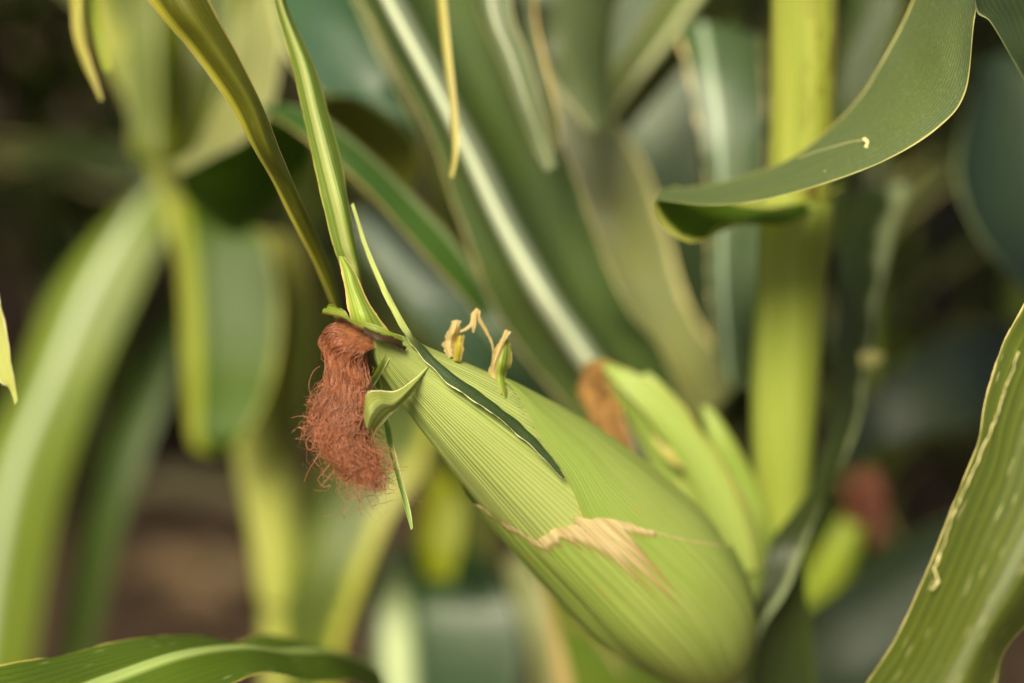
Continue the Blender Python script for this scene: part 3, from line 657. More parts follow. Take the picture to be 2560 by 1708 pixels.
# plant behind the main ear: white-ribbed leaf and the leaves of the upper middle
pc = plant_at(420, 760, .98, 'corn plant behind the ear whose broad leaf with a thick white midrib crosses the middle')
stem(pc, 452, 640, 1.22, .011, stalkmat((96, 110, 40), (110, 122, 52)))
M_white = leafmat((66, 100, 62), (90, 124, 92), rib=(206, 214, 184), ribw=.055, edge=(186, 178, 124), edgew=.015, veins=26, vein=.12, trans=.15, ribpos=.33, rough=.34, spec=.8)
WR = [((300, -140), (352, -80), (430, -150), (500, -190), .62), ((352, -10), (388, 0), (478, -20), (560, 10), .635), ((398, 70), (436, 90), (520, 70), (590, 85), .645), ((436, 150), (470, 155), (560, 130), (640, 160), .655),
      ((462, 225), (506, 228), (600, 200), (668, 250), .665), ((484, 290), (546, 296), (640, 290), (690, 318), .675), ((520, 350), (580, 346), (668, 352), (718, 350), .69), ((560, 400), (612, 395), (690, 400), (735, 400), .705), ((610, 470), (650, 460), (706, 470), (742, 470), .72)]
LP = lambda a, b, k, D: (a[0] + (b[0] - a[0]) * k, a[1] + (b[1] - a[1]) * k, D)
rows = [[LP(a, b, 0, D + .018), LP(a, b, .5, D + .014), LP(a, b, 1, D), LP(b, d, .20, D + .045), LP(b, d, .40, D + .055), LP(b, d, .58, D + .05)] for a, b, c, d, D in WR]
patch('leaf', rows, leafmat((66, 96, 54), (90, 118, 72), rib=(222, 232, 200), ribw=.13, edge=(190, 180, 126), edgew=.018, veins=26, vein=.12, trans=.15, ribpos=.4, rough=.34, spec=.8), pc, nu=60, nv=110, rib=-.0025, ribpos=.4, ribw=.035, wave=.004)
# lit right side of that leaf, sky light put into its grey-green, with a tan rolled edge on its right
patch('leaf', [[(520, 20, 0.800), (560, 40, 0.810), (578, 70, 0.815)], [(500, 80, 0.795), (560, 100, 0.800), (606, 112, 0.805)], [(510, 150, 0.790), (580, 160, 0.790), (640, 158, 0.800)], [(530, 220, 0.785), (600, 225, 0.780), (664, 222, 0.795)],
      [(556, 280, 0.785), (620, 280, 0.780), (680, 280, 0.790)], [(580, 330, 0.790), (650, 330, 0.785), (698, 322, 0.790)], [(620, 370, 0.795), (680, 366, 0.790), (716, 346, 0.795)], [(670, 420, 0.805), (710, 410, 0.800), (740, 380, 0.805)]],
      leafmat((134, 146, 104), (134, 146, 104), rib=None, edge=(200, 190, 126), edgew=.055, veins=26, vein=.12, trans=.2, rough=.34, spec=.8, edgelo=False), pc, nu=40, nv=90, wave=.004, wf=20, bulge=-.05)
# blue-green blades between the arching leaf and the ear
patch('leaf', [[(340, 210, .86), (392, 205, .86)], [(372, 262, .85), (440, 246, .85)], [(410, 312, .84), (500, 296, .84)], [(470, 372, .84), (556, 350, .84)], [(540, 430, .85), (600, 410, .85)], [(600, 480, .87), (620, 470, .87)]], leafmat((52, 92, 66), (52, 92, 66), rib=None, edge=(110, 130, 80), edgew=.03, veins=20, vein=.12, trans=.15, rough=.34, spec=.8), pc, nu=20, nv=50, bulge=.12)
patch('leaf', [[(470, 300, .80), (520, 262, .79)], [(486, 330, .79), (560, 300, .78)], [(520, 372, .79), (596, 350, .78)], [(570, 420, .80), (640, 400, .80)]], leafmat((76, 112, 80), (76, 112, 80), rib=None, edge=(130, 150, 100), edgew=.03, veins=18, vein=.12, trans=.15, rough=.34, spec=.8), pc, nu=20, nv=50, bulge=.1)
# bluish leaf at upper left with rolled pale edge
M_teal = leafmat((56, 98, 74), (56, 98, 74), rib=None, edge=(176, 176, 118), edgew=.045, veins=24, vein=.10, trans=.15, rough=.36, spec=.7, spots=.3)
patch('leaf', [[(262, -60, .80), (350, -70, .76)], [(272, 0, .78), (352, -20, .745)], [(285, 50, .76), (372, 30, .74)], [(318, 93, .745), (392, 75, .735)], [(352, 96, .735), (408, 105, .74)], [(388, 118, .73), (418, 130, .745)], [(412, 140, .735), (424, 150, .75)]],
      M_teal, pc, nu=20, nv=60, bulge=.10)
patch('leaf', [[(318, 93, .745), (330, 120, .80), (330, 160, .83)], [(352, 96, .735), (356, 126, .79), (350, 175, .82)], [(388, 116, .73), (380, 150, .79), (368, 190, .81)], [(414, 140, .735), (400, 165, .78), (385, 205, .80)], [(420, 165, .74), (410, 180, .77), (398, 215, .79)], [(412, 186, .75), (408, 196, .77), (400, 225, .79)]],
      leafmat((110, 122, 46), (96, 110, 36), rib=None, edge=(172, 168, 88), edgew=.05, veins=20, vein=.2, trans=.35), pc, nu=18, nv=50)
# pale leaf and its green underside
M_palel = leafmat((158, 170, 124), (158, 170, 124), rib=None, edge=(206, 200, 146), edgew=.03, veins=16, vein=.12, trans=.3, rough=.4, spots=.4)
patch('leaf', [[(250, -60, .85), (300, -60, .80)], [(246, 0, .83), (292, 0, .78)], [(236, 60, .80), (282, 60, .765)], [(222, 100, .79), (272, 108, .76)], [(205, 130, .785), (244, 141, .755)], [(190, 150, .79), (215, 156, .76)], [(170, 165, .80), (180, 172, .78)]],
      M_palel, pc, nu=18, nv=60, bulge=-.08, wave=.004)
patch('leaf', [[(180, 172, .78), (196, 200, .84)], [(215, 156, .765), (215, 226, .85)], [(244, 141, .76), (242, 236, .86)], [(275, 120, .775), (262, 216, .87)], [(300, 110, .80), (290, 190, .88)]],
      leafmat((70, 112, 14), (70, 112, 14), rib=None, edge=(110, 140, 40), edgew=.03, veins=16, vein=.1, trans=.5), pc, nu=18, nv=50, bulge=.1)
# arching narrow leaf
patch('leaf', [[(262, 112, .69), (266, 104, .70)], [(284, 124, .67), (294, 106, .69)], [(308, 142, .655), (322, 116, .675)], [(338, 166, .65), (352, 138, .67)], [(368, 193, .65), (386, 168, .67)], [(398, 226, .655), (422, 204, .67)], [(428, 260, .66), (452, 236, .675)], [(456, 290, .67), (476, 270, .68)], [(480, 318, .68), (490, 305, .69)]],
      leafmat((84, 130, 72), (84, 130, 60), rib=(140, 160, 116), ribw=.12, edge=(170, 156, 92), edgew=.07, veins=8, vein=.12, trans=.25, ribpos=.8), pc, nu=16, nv=80, bulge=-.1)
# leaf far left of the white rib: dark yellowish ones
for q in ([[(340, -40, .95), (362, -40, .95)], [(356, 20, .93), (384, 15, .93)], [(380, 80, .92), (404, 70, .92)], [(412, 130, .92), (424, 120, .92)], [(450, 175, .92), (454, 172, .92)]],
          [[(455, 190, .86), (474, 190, .86)], [(460, 230, .86), (476, 230, .86)], [(464, 262, .87), (474, 262, .87)]],
          [[(330, 110, 1.0), (420, 90, 1.0)], [(350, 200, 1.0), (440, 200, 1.0)], [(380, 260, 1.0), (460, 250, 1.0)], [(430, 330, 1.0), (470, 320, 1.0)]]):
    patch('leaf', q, leafmat((72, 80, 20), (80, 86, 20), rib=None, edge=(120, 120, 40), edgew=.03, veins=10, trans=.25), pc, nu=12, nv=40, bulge=.1)
# dry strip dangling in front
patch('leaf', [[(432, -60, .60), (441, -60, .60)], [(437, 0, .59), (446, 0, .592)], [(442, 50, .583), (451, 50, .585)], [(448, 95, .579), (456, 95, .581)], [(451, 130, .577), (459, 130, .578)], [(452, 155, .576), (458, 156, .577)], [(449, 176, .576), (453, 178, .577)]],
      leafmat((178, 176, 104), None, rib=None, edge=(196, 180, 128), edgew=.1, veins=3, trans=.35), pc, nu=8, nv=60, bulge=.2, label='thin dry tan leaf strip dangling')

# leaves of the plant behind the upper middle and right
pm = plant_at(600, 500, 1.15, 'corn plant behind the upper middle with overlapping grey-green leaves and a pale-ribbed leaf')
stem(pm, 640, 300, 1.2, .012, M_st2)
M_gr = leafmat((104, 124, 92), (96, 118, 70), rib=(164, 172, 128), ribw=.05, edge=(176, 170, 120), edgew=.03, veins=14, vein=.15, trans=.25, rough=.38, spec=.8)
patch('leaf', [[(462, -60, .635), (512, -60, .64)], [(476, 10, .63), (512, 10, .635)], [(497, 60, .628), (526, 50, .632)], [(517, 110, .628), (540, 100, .63)], [(532, 145, .63), (550, 138, .63)], [(546, 172, .63), (556, 166, .63)]], M_gr, pm, nu=14, nv=50, bulge=.15)
patch('leaf', [[(500, -50, .67), (535, -50, .67)], [(510, 10, .665), (536, 12, .67)], [(526, 60, .66), (546, 62, .665)], [(538, 100, .66), (556, 102, .66)], [(548, 128, .66), (560, 130, .66)], [(556, 150, .66), (560, 150, .66)]], leafmat((110, 128, 92), (96, 118, 70), rib=None, edge=(196, 164, 92), edgew=.12, veins=8, trans=.25), pm, nu=14, nv=40, bulge=.12)
patch('leaf', [[(700, -60, .84), (735, -60, .82), (790, -50, .86)], [(660, -5, .83), (694, 0, .81), (725, 20, .85)], [(632, 40, .82), (662, 46, .80), (690, 60, .84)], [(605, 78, .82), (630, 88, .80), (655, 100, .84)], [(585, 115, .83), (604, 130, .81), (620, 140, .85)], [(570, 150, .85), (580, 170, .84), (588, 175, .86)]],
      leafmat((118, 134, 96), (110, 128, 80), rib=(176, 182, 130), ribw=.10, edge=(150, 150, 100), edgew=.02, veins=12, vein=.12, trans=.25, ribpos=.5), pm, nu=20, nv=60, rib=-.002, ribw=.09)
patch('leaf', [[(580, -40, .95), (690, -60, .95)], [(590, 60, .93), (700, 50, .93)], [(600, 140, .92), (700, 140, .92)], [(640, 240, .92), (712, 230, .92)], [(670, 330, .93), (720, 330, .93)], [(690, 400, .94), (720, 400, .94)]], leafmat((66, 92, 58), (66, 92, 60), rib=None, edge=(130, 140, 90), edgew=.02, veins=18, vein=.12, trans=.2, rough=.35), pm, nu=16, nv=50, bulge=.12)
patch('leaf', [[(838, -60, .80), (905, -60, .78)], [(850, 0, .79), (900, 0, .77)], [(842, 60, .78), (880, 70, .77)], [(830, 110, .78), (856, 130, .77)], [(826, 170, .79), (842, 190, .78)], [(822, 240, .80), (836, 250, .80)]], leafmat((76, 100, 42), (76, 100, 52), rib=None, edge=(120, 130, 60), edgew=.02, veins=12, vein=.1, trans=.25), pm, nu=14, nv=50, bulge=-.12)

# plant at upper left: thick-jointed stalk with drooping leaves
pl = plant_at(200, 300, 1.0, 'blurred pale yellow-green corn plant at left with a large arched leaf')
M_ys = stalkmat((176, 184, 84), (194, 196, 112))
tube('stalk', [(40, -140, .86, .010), (110, 30, .90, .011), (150, 110, .92, .0125), (166, 160, .93, .013), (178, 200, .94, .0125), (196, 250, .95, .0145), (215, 300, .96, .0165), (236, 380, .975, .019), (258, 430, .98, .020), (272, 500, 1.0, .0195), (282, 580, 1.03, .0185), (286, 683, 1.08, .017), (290, 1200, 1.4, .017)], M_ys, pl, 24, 120)
M_yl = leafmat((132, 152, 56), (124, 146, 48), rib=(196, 202, 150), ribw=.05, edge=(176, 178, 90), edgew=.03, veins=14, vein=.12, trans=.4)
patch('leaf', [[(100, -20, .90), (180, -30, .93)], [(108, 30, .90), (190, 20, .93)], [(122, 80, .89), (178, 70, .92)], [(130, 120, .885), (176, 115, .91)], [(130, 148, .885), (178, 145, .90)], [(140, 163, .89), (176, 165, .90)]], M_yl, pl, nu=16, nv=40, bulge=-.2)
patch('leaf', [[(196, 200, 1.170), (180, 190, 1.180)], [(176, 196, 1.150), (140, 196, 1.170)], [(165, 232, 1.130), (95, 235, 1.150)], [(140, 290, 1.120), (48, 300, 1.140)], [(104, 370, 1.110), (10, 400, 1.130)], [(72, 460, 1.110), (-30, 480, 1.130)], [(48, 560, 1.120), (-50, 580, 1.140)], [(28, 683, 1.140), (-60, 700, 1.160)], [(10, 800, 1.180), (-50, 800, 1.200)]],
      leafmat((118, 144, 58), (104, 128, 40), rib=(190, 204, 168), ribw=.09, edge=(130, 150, 50), edgew=.03, veins=12, vein=.12, trans=.35, ribpos=.45), pl, nu=26, nv=80, bulge=.16, rib=.003, ribpos=.45, ribw=.08)
patch('leaf', [[(176, 190, 0.920), (240, 225, 0.920)], [(176, 240, 0.905), (268, 240, 0.910)], [(180, 300, 0.895), (280, 300, 0.900)], [(183, 360, 0.890), (276, 360, 0.895)], [(186, 410, 0.890), (262, 405, 0.895)], [(192, 446, 0.890), (244, 436, 0.895)], [(212, 456, 0.900), (236, 445, 0.900)]],
      leafmat((92, 132, 22), (92, 132, 24), rib=(168, 178, 60), ribw=.10, edge=(176, 176, 70), edgew=.05, veins=10, vein=.1, trans=.45, ribpos=.13), pl, nu=22, nv=60, bulge=.1)
patch('leaf', [[(236, 240, .93), (270, 230, .95)], [(262, 260, .93), (300, 250, .96)], [(272, 320, .94), (306, 320, .97)], [(268, 390, .95), (302, 400, .98)], [(280, 460, .96), (300, 460, .98)]], leafmat((150, 158, 92), (140, 150, 80), rib=None, edge=(180, 160, 110), edgew=.05, veins=10, trans=.35), pl, nu=14, nv=40, bulge=.12)
patch('leaf', [[(440, 420, 1.02), (400, 400, 1.04), (370, 390, 1.05)], [(420, 470, 1.00), (376, 450, 1.02), (336, 440, 1.03)], [(388, 520, .99), (340, 500, 1.01), (300, 500, 1.02)], [(360, 590, .99), (318, 580, 1.0), (282, 570, 1.02)], [(340, 650, 1.0), (306, 650, 1.02), (280, 650, 1.03)], [(328, 740, 1.03), (300, 740, 1.04), (280, 740, 1.05)]],
      leafmat((110, 134, 66), (110, 134, 66), rib=None, edge=(176, 178, 70), edgew=.16, veins=8, vein=.12, trans=.35), pl, nu=20, nv=60, bulge=.08)

# lower middle: hanging leaf with a broad pale midrib
pb = plant_at(470, 660, 1.05, 'low corn plant beneath the ear with a hanging dark leaf and broad pale midrib')
stem(pb, 640, 640, 1.25, .012, M_st2)
M_lowm = leafmat((50, 84, 46), (50, 84, 46), rib=(184, 198, 150), ribw=.15, edge=(120, 150, 100), edgew=.01, veins=12, vein=.1, trans=.2, ribpos=.17, rough=.36, spec=.7)
patch('leaf', [[(404, 540, 1.12), (440, 530, 1.13)], [(378, 566, 1.08), (480, 556, 1.09)], [(368, 600, 1.05), (508, 596, 1.06)], [(372, 650, 1.04), (520, 650, 1.05)], [(380, 720, 1.04), (510, 720, 1.05)], [(390, 800, 1.05), (480, 800, 1.06)]], M_lowm, pb, nu=26, nv=50, bulge=.06, rib=-.003, ribpos=.17, ribw=.12)
patch('leaf', [[(428, 470, 1.0), (446, 470, 1.0)], [(420, 510, .99), (462, 505, 1.0)], [(418, 545, .985), (460, 545, .99)], [(428, 580, .99), (452, 580, .99)]], leafmat((152, 168, 20), (152, 168, 20), rib=None, edge=(150, 160, 30), edgew=.03, veins=8, trans=.5), pb, nu=12, nv=30, bulge=.2)
patch('leaf', [[(505, 560, 1.0), (522, 552, 1.0)], [(514, 600, .97), (546, 590, .98)], [(528, 650, .96), (568, 640, .97)], [(540, 720, .97), (590, 720, .98)]], leafmat((142, 154, 120), (142, 154, 120), rib=None, edge=(120, 130, 90), edgew=.02, veins=10, trans=.2), pb, nu=14, nv=30, bulge=.15)
patch('leaf', [[(536, 540, .80), (560, 560, .79)], [(540, 580, .80), (590, 600, .78)], [(548, 630, .80), (650, 650, .78)], [(560, 700, .80), (700, 700, .78)], [(580, 780, .82), (700, 780, .8)]], leafmat((104, 136, 30), (104, 136, 30), rib=(190, 170, 110), ribw=.05, edge=(196, 168, 110), edgew=.12, veins=10, trans=.35, dry=.6, ribpos=.1, edgehi=False), pb, nu=24, nv=40, bulge=-.08)
patch('leaf', [[(640, 600, .83), (780, 610, .84)], [(660, 650, .81), (790, 655, .82)], [(690, 700, .80), (800, 700, .81)], [(700, 760, .80), (800, 760, .81)]], leafmat((120, 140, 70), (120, 140, 70), rib=(180, 180, 120), ribw=.06, edge=(150, 160, 60), edgew=.08, veins=10, trans=.3, spots=1.0), pb, nu=20, nv=30, bulge=.12)

patch('leaf', [[(520, -60, .70), (640, -60, .74)], [(520, 0, .70), (620, 0, .73)], [(536, 50, .69), (612, 40, .72)], [(560, 90, .69), (610, 90, .71)], [(590, 130, .69), (612, 130, .70)]][::-1], leafmat((92, 112, 74), (84, 100, 48), rib=None, edge=(170, 166, 120), edgew=.04, veins=14, vein=.15, trans=.25, rough=.36), pm, nu=16, nv=40, bulge=.15)
# more blurred leaves around the left stalk
patch('leaf', [[(178, 280, 1.18), (200, 300, 1.2)], [(132, 360, 1.15), (170, 390, 1.17)], [(100, 450, 1.13), (140, 470, 1.15)], [(78, 540, 1.13), (116, 550, 1.15)], [(62, 640, 1.15), (92, 650, 1.17)], [(50, 740, 1.2), (60, 740, 1.2)]], leafmat((62, 92, 30), None, rib=None, edge=(80, 100, 30), edgew=.03, veins=12, trans=.3), pl, nu=14, nv=40, bulge=.15)
patch('leaf', [[(176, -40, .90), (262, -50, .86)], [(186, 40, .88), (262, 40, .86)], [(188, 90, .88), (238, 100, .87)], [(184, 130, .89), (212, 145, .88)], [(176, 170, .91), (186, 172, .91)]], leafmat((124, 140, 46), (96, 116, 30), rib=(150, 158, 84), ribw=.08, edge=(150, 150, 70), edgew=.03, veins=12, trans=.4), pl, nu=18, nv=40, bulge=.2)
patch('leaf', [[(20, -40, 1.0), (60, -60, 1.0)], [(70, 0, .98), (110, -20, .98)], [(120, 36, .96), (160, 16, .96)], [(160, 70, .94), (184, 50, .94)], [(172, 110, .93), (180, 108, .93)]], leafmat((104, 120, 78), None, rib=None, edge=(130, 140, 80), edgew=.03, veins=12, trans=.3), pl, nu=14, nv=40, bulge=.2)
patch('leaf', [[(180, 170, .93), (196, 172, .94)], [(186, 150, .92), (214, 156, .93)], [(204, 120, .91), (236, 136, .92)], [(228, 96, .90), (252, 118, .91)], [(262, 70, .90), (266, 80, .90)]], leafmat((92, 120, 30), None, rib=None, edge=(130, 140, 50), edgew=.03, veins=12, trans=.4), pl, nu=14, nv=30, bulge=-.2)
# withered leaves lying on the soil
for k, (q, c, lb) in enumerate((([(120, 500), (170, 492), (215, 498), (262, 512)], (116, 112, 96), 'pale grey withered leaf lying across the bare soil at left'),
                            ([(110, 590), (160, 575), (200, 585)], (104, 84, 66), 'brown withered leaf on the soil just above the bottom leaf'),
                            ([(190, 560), (225, 585), (262, 590)], (90, 76, 62), 'dull brown leaf scrap on the soil beside the left stalk base'),
                            ([(120, 640), (180, 610), (230, 618)], (96, 76, 64), 'reddish brown leaf litter strip lying lowest on the bare soil'))):
    rows = []
    for i, (x, y) in enumerate(q):
        d = FW * 1 + RT * ((x - 512) / FP) + UP * ((341.5 - y) / FP); w0 = (.002 if i in (0, len(q) - 1) else (.04 if k == 0 else .02))
        c0 = CAM + d * ((0.035 - CAM.z) / d.z); rows.append([(c0.x, c0.y - w0, .045), (c0.x + .01, c0.y, .062 + .012 * (i % 2)), (c0.x, c0.y + w0, .05)])
    o = patch('fallen_leaf', rows, leafmat(c, None, rib=(170, 160, 130), ribw=.06, edge=(110, 90, 60), edgew=.05, veins=8, trans=.1, rough=.8, spec=.2), None, nu=14, nv=40, wave=.01, wf=20, ragged=.06, fn=lambda a, b, c: (a, b, c), seed=k)
    o['label'] = lb; o['category'] = 'fallen leaf'; o['group'] = 'withered leaves on the soil'

# right background: long dim leaf, curved teal leaf, small ear
pr = plant_at(930, 640, 1.05, 'shaded corn plant at right with a small blurred ear and rust-red silk')
stem(pr, 985, 600, 1.1, .013, stalkmat((84, 100, 36), (100, 112, 50)))
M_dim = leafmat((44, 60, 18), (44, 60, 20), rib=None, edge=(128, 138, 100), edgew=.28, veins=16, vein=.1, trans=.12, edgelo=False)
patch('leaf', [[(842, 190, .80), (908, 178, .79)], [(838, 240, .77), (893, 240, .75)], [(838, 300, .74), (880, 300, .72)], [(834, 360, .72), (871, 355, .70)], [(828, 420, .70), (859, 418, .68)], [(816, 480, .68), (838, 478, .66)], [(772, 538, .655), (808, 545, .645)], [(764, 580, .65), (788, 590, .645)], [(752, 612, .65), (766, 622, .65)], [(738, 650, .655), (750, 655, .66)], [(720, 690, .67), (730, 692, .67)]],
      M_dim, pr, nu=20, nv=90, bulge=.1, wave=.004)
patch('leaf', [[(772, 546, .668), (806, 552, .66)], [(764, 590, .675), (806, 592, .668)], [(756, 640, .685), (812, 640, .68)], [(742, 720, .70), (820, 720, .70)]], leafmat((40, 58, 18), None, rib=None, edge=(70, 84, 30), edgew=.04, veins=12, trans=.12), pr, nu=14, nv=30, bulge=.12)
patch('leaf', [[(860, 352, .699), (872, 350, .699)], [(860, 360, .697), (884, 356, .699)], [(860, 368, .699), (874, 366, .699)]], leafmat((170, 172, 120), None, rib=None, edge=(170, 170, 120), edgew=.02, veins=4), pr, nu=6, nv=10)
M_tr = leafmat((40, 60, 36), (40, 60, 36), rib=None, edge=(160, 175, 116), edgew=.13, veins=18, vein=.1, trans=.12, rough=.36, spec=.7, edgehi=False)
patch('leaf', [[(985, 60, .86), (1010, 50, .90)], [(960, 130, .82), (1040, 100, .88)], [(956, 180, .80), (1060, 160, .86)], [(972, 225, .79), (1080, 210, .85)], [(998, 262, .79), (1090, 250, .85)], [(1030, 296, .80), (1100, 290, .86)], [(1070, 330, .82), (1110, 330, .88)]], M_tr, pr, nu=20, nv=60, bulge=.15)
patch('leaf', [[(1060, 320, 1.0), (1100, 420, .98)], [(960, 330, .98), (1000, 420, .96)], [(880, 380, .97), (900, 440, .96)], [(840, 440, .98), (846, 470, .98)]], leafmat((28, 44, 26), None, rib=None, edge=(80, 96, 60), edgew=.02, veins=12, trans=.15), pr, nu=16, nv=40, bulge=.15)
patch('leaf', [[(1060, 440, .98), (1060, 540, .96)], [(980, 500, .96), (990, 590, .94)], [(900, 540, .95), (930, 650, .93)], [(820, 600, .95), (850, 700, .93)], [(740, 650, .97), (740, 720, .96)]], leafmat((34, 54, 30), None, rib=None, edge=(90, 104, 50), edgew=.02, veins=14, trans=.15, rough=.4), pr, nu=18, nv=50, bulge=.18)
e2 = pod('corn_ear', [(860, 503, .98, 8), (854, 516, .98, 24), (843, 543, .98, 34), (826, 576, .985, 42), (810, 606, .99, 42), (796, 636, 1.0, 32), (786, 660, 1.02, 16)], stalkmat((166, 186, 46), (180, 196, 70)), pr, flat=.9)
cs = []; GU3 = [(854, 518, .975, 8), (855, 494, .97, 11), (866, 476, .965, 11), (873, 490, .965, 12), (874, 515, .965, 11), (876, 546, .965, 7)]
for k in range(800):
    a0 = rs.uniform(0, 6.28); r0 = math.sqrt(rs.random()); ph = rs.uniform(0, 50); te = rs.uniform(.7, 1); pts = []
    for i in range(17):
        t = te * i / 16; x, y, D, r = cr(GU3, t)
        pts.append(at(x + r0 * r * math.cos(a0 + t) + 3 * noise.noise((ph, t * 5, 0)), y + r0 * r * .6 * math.sin(a0 + t) + 4 * noise.noise((ph, t * 5, 4)), D - r0 * r * math.sin(a0) * D / FP))
    cs.append((pts, .0005, rs.random()))
n = N('dull_silk'); u, v = n.uv()
strands('silk', cs, n.shade(n.mix(u, lin((84, 46, 34)), lin((178, 112, 84))), .6, None, .15), e2)

# ------------------------------------------------------------------ near plants, standing just outside the picture
pa = plant_at(60, -250, .50, 'near corn plant whose olive leaf hangs in from the upper left edge')
stem(pa, -260, 100, .62, .012, M_st2)
patch('leaf', [[(-260, -330, .62), (-250, -350, .62), (-235, -360, .62)], [(-60, -260, .52), (-30, -290, .52), (0, -320, .52)], [(70, -110, .49), (110, -130, .485), (150, -150, .49)], [(147, 0, .495), (178, -4, .485), (205, -10, .495)], [(188, 48, .50), (212, 46, .49), (236, 50, .50)], [(226, 100, .505), (248, 100, .497), (264, 108, .507)],
      [(248, 140, .512), (268, 150, .505), (282, 156, .516)], [(270, 180, .525), (286, 185, .52), (300, 196, .53)], [(294, 225, .54), (306, 226, .536), (316, 232, .545)], [(314, 264, .555), (324, 264, .552), (332, 270, .56)], [(330, 300, .57), (337, 302, .568), (341, 304, .575)], [(338, 322, .58), (341, 322, .58), (343, 322, .58)]],
      leafmat((118, 128, 34), (118, 128, 34), rib=(196, 190, 70), ribw=.2, edge=(206, 184, 120), edgew=.035, veins=12, vein=.45, trans=.3, ribpos=.02, spots=.3), pa, nu=26, nv=150, wave=.0015, wf=40, ragged=.02, rf=90, seed=3)
patch('leaf', [[(64, -60, .62), (80, -60, .62)], [(70, 0, .61), (80, 0, .61)], [(73, 35, .605), (83, 35, .605)], [(82, 64, .60), (91, 62, .602)], [(94, 88, .60), (99, 86, .60)], [(100, 101, .60), (103, 99, .60)]], leafmat((150, 154, 66), None, rib=None, edge=(196, 170, 96), edgew=.12, veins=3, trans=.35), pa, nu=8, nv=40, bulge=.2)
patch('leaf', [[(80, -60, .63), (96, -60, .63)], [(84, 0, .62), (100, 0, .62)], [(92, 35, .615), (104, 32, .615)], [(98, 58, .612), (109, 56, .612)], [(103, 72, .61), (111, 68, .61)]], leafmat((128, 150, 40), None, rib=None, edge=(160, 140, 50), edgew=.1, veins=4, trans=.4), pa, nu=8, nv=40, bulge=.25)

pf = plant_at(-200, 300, .52, 'near corn plant with torn leaf tip at left edge and green leaf along bottom')
stem(pf, -330, 400, .66, .012, M_st2)
patch('leaf', [[(-140, 120, .50), (-80, 100, .49)], [(-70, 230, .495), (-20, 210, .49)], [(-40, 290, .495), (0, 296, .49)], [(-20, 340, .495), (7, 330, .492)], [(-2, 380, .495), (13, 368, .493)], [(9, 388, .495), (17, 392, .494)], [(15, 405, .495), (18, 400, .494)]],
      leafmat((170, 184, 110), None, rib=None, edge=(226, 214, 160), edgew=.06, veins=10, vein=.3, trans=.3), pf, nu=14, nv=60, ragged=.05, rf=160, wave=.001)
patch('leaf', [[(-160, 700, .53), (-150, 740, .50), (-140, 800, .49)], [(-60, 672, .53), (-40, 720, .50), (-30, 780, .49)], [(0, 665, .53), (40, 706, .50), (50, 760, .49)], [(70, 650, .545), (110, 680, .52), (130, 730, .505)], [(140, 640, .56), (180, 656, .54), (200, 700, .525)], [(195, 636, .58), (240, 648, .565), (260, 676, .55)],
      [(225, 645, .60), (280, 652, .585), (310, 680, .57)], [(262, 636, .62), (320, 652, .61), (350, 684, .60)], [(310, 644, .65), (350, 658, .645), (372, 690, .64)], [(364, 658, .69), (380, 672, .69), (390, 690, .69)]],
      leafmat((96, 130, 40), (96, 130, 44), rib=(160, 180, 104), ribw=.085, edge=(196, 180, 96), edgew=.02, veins=16, vein=.15, trans=.25, ribpos=.5, spots=.7), pf, nu=30, nv=110, rib=.0012, ribw=.08, wave=.003, wf=26, ragged=.03, rf=60, seed=6)

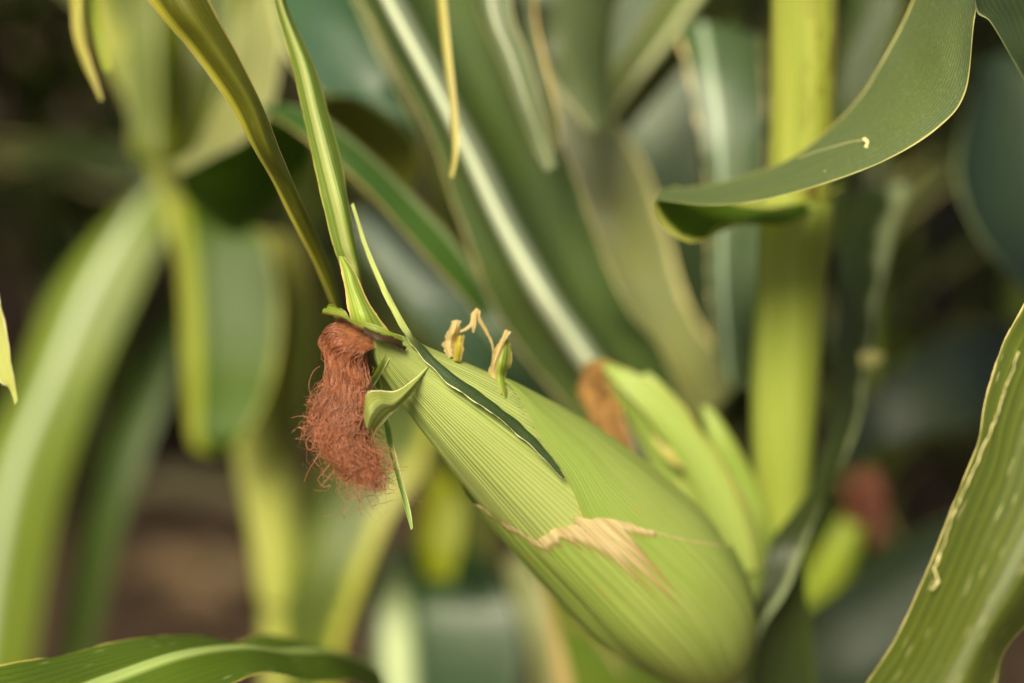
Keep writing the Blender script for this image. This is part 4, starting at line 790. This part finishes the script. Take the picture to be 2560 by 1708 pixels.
pn = plant_at(1250, 600, .55, 'near corn plant filling the lower right corner with a large scarred veined leaf')
stem(pn, 1330, 500, .60, .013, M_st2)
M_big = leafmat((102, 122, 46), (102, 122, 46), rib=None, edge=(214, 196, 134), edgew=.012, veins=13, vein=.6, trans=.3, rough=.46, spots=1.2, spec=.5)
patch('leaf', [[(1190, -200, .66), (1193, -200, .66), (1196, -200, .66), (1199, -200, .66)], [(1130, -70, .60), (1170, -60, .57), (1215, -40, .58), (1245, -20, .60)], [(1080, 60, .56), (1150, 80, .50), (1260, 140, .50), (1300, 200, .56)], [(1052, 170, .53), (1120, 190, .49), (1220, 230, .49), (1270, 280, .54)], [(1036, 250, .515), (1100, 270, .48), (1190, 300, .48), (1240, 360, .53)], [(1022, 305, .508), (1070, 330, .48), (1130, 370, .475), (1190, 430, .52)], [(998, 352, .50), (1042, 390, .477), (1090, 440, .470), (1140, 500, .51)], [(984, 402, .495), (1024, 440, .474), (1066, 490, .465), (1100, 550, .50)],
      [(974, 452, .49), (1010, 490, .470), (1044, 540, .460), (1062, 590, .49)], [(950, 512, .488), (985, 546, .467), (1016, 590, .457), (1030, 622, .485)], [(924, 578, .485), (956, 610, .465), (984, 640, .455), (1004, 654, .48)], [(894, 640, .483), (925, 670, .462), (955, 700, .452), (994, 692, .47)], [(862, 690, .482), (890, 720, .462), (930, 750, .452), (975, 750, .47)], [(820, 770, .485), (850, 800, .465), (890, 820, .455), (930, 820, .475)]],
      M_big, pn, nu=60, nv=160, wave=.002, wf=40, ragged=.006, rf=120, seed=4)
# raised dry insect scar running down that leaf
rj = random.Random(8)
ts = [(1016, 352, .4885), (1004, 385, .486), (999, 400, .4865), (990, 425, .484), (975, 460, .4825), (962, 490, .4815), (950, 515, .4805), (941, 545, .4795), (932, 568, .479), (934, 582, .478), (929, 590, .4785)]
sc_ = []
for i in range(64):
    x, y, D = cr(ts, i / 63); sc_.append((x + rj.uniform(-1.0, 1.0) + 3, y, D - .0062, (.00013 + .00022 * rj.random() ** 2) * (2.0 if i > 46 else 1)))
tube('scar', sc_, M_trail, pn, 6, 190)
patch('leaf', [[(975, -30, .50), (1060, -120, .54)], [(976, 10, .51), (1050, -30, .54)], [(990, 22, .52), (1058, 20, .55)], [(1010, 55, .53), (1066, 60, .56)], [(1030, 90, .55), (1080, 100, .58)]],
      leafmat((54, 76, 50), None, rib=None, edge=(170, 176, 110), edgew=.05, veins=12, vein=.7, trans=.2, edgehi=False), pn, nu=24, nv=50, bulge=.1)
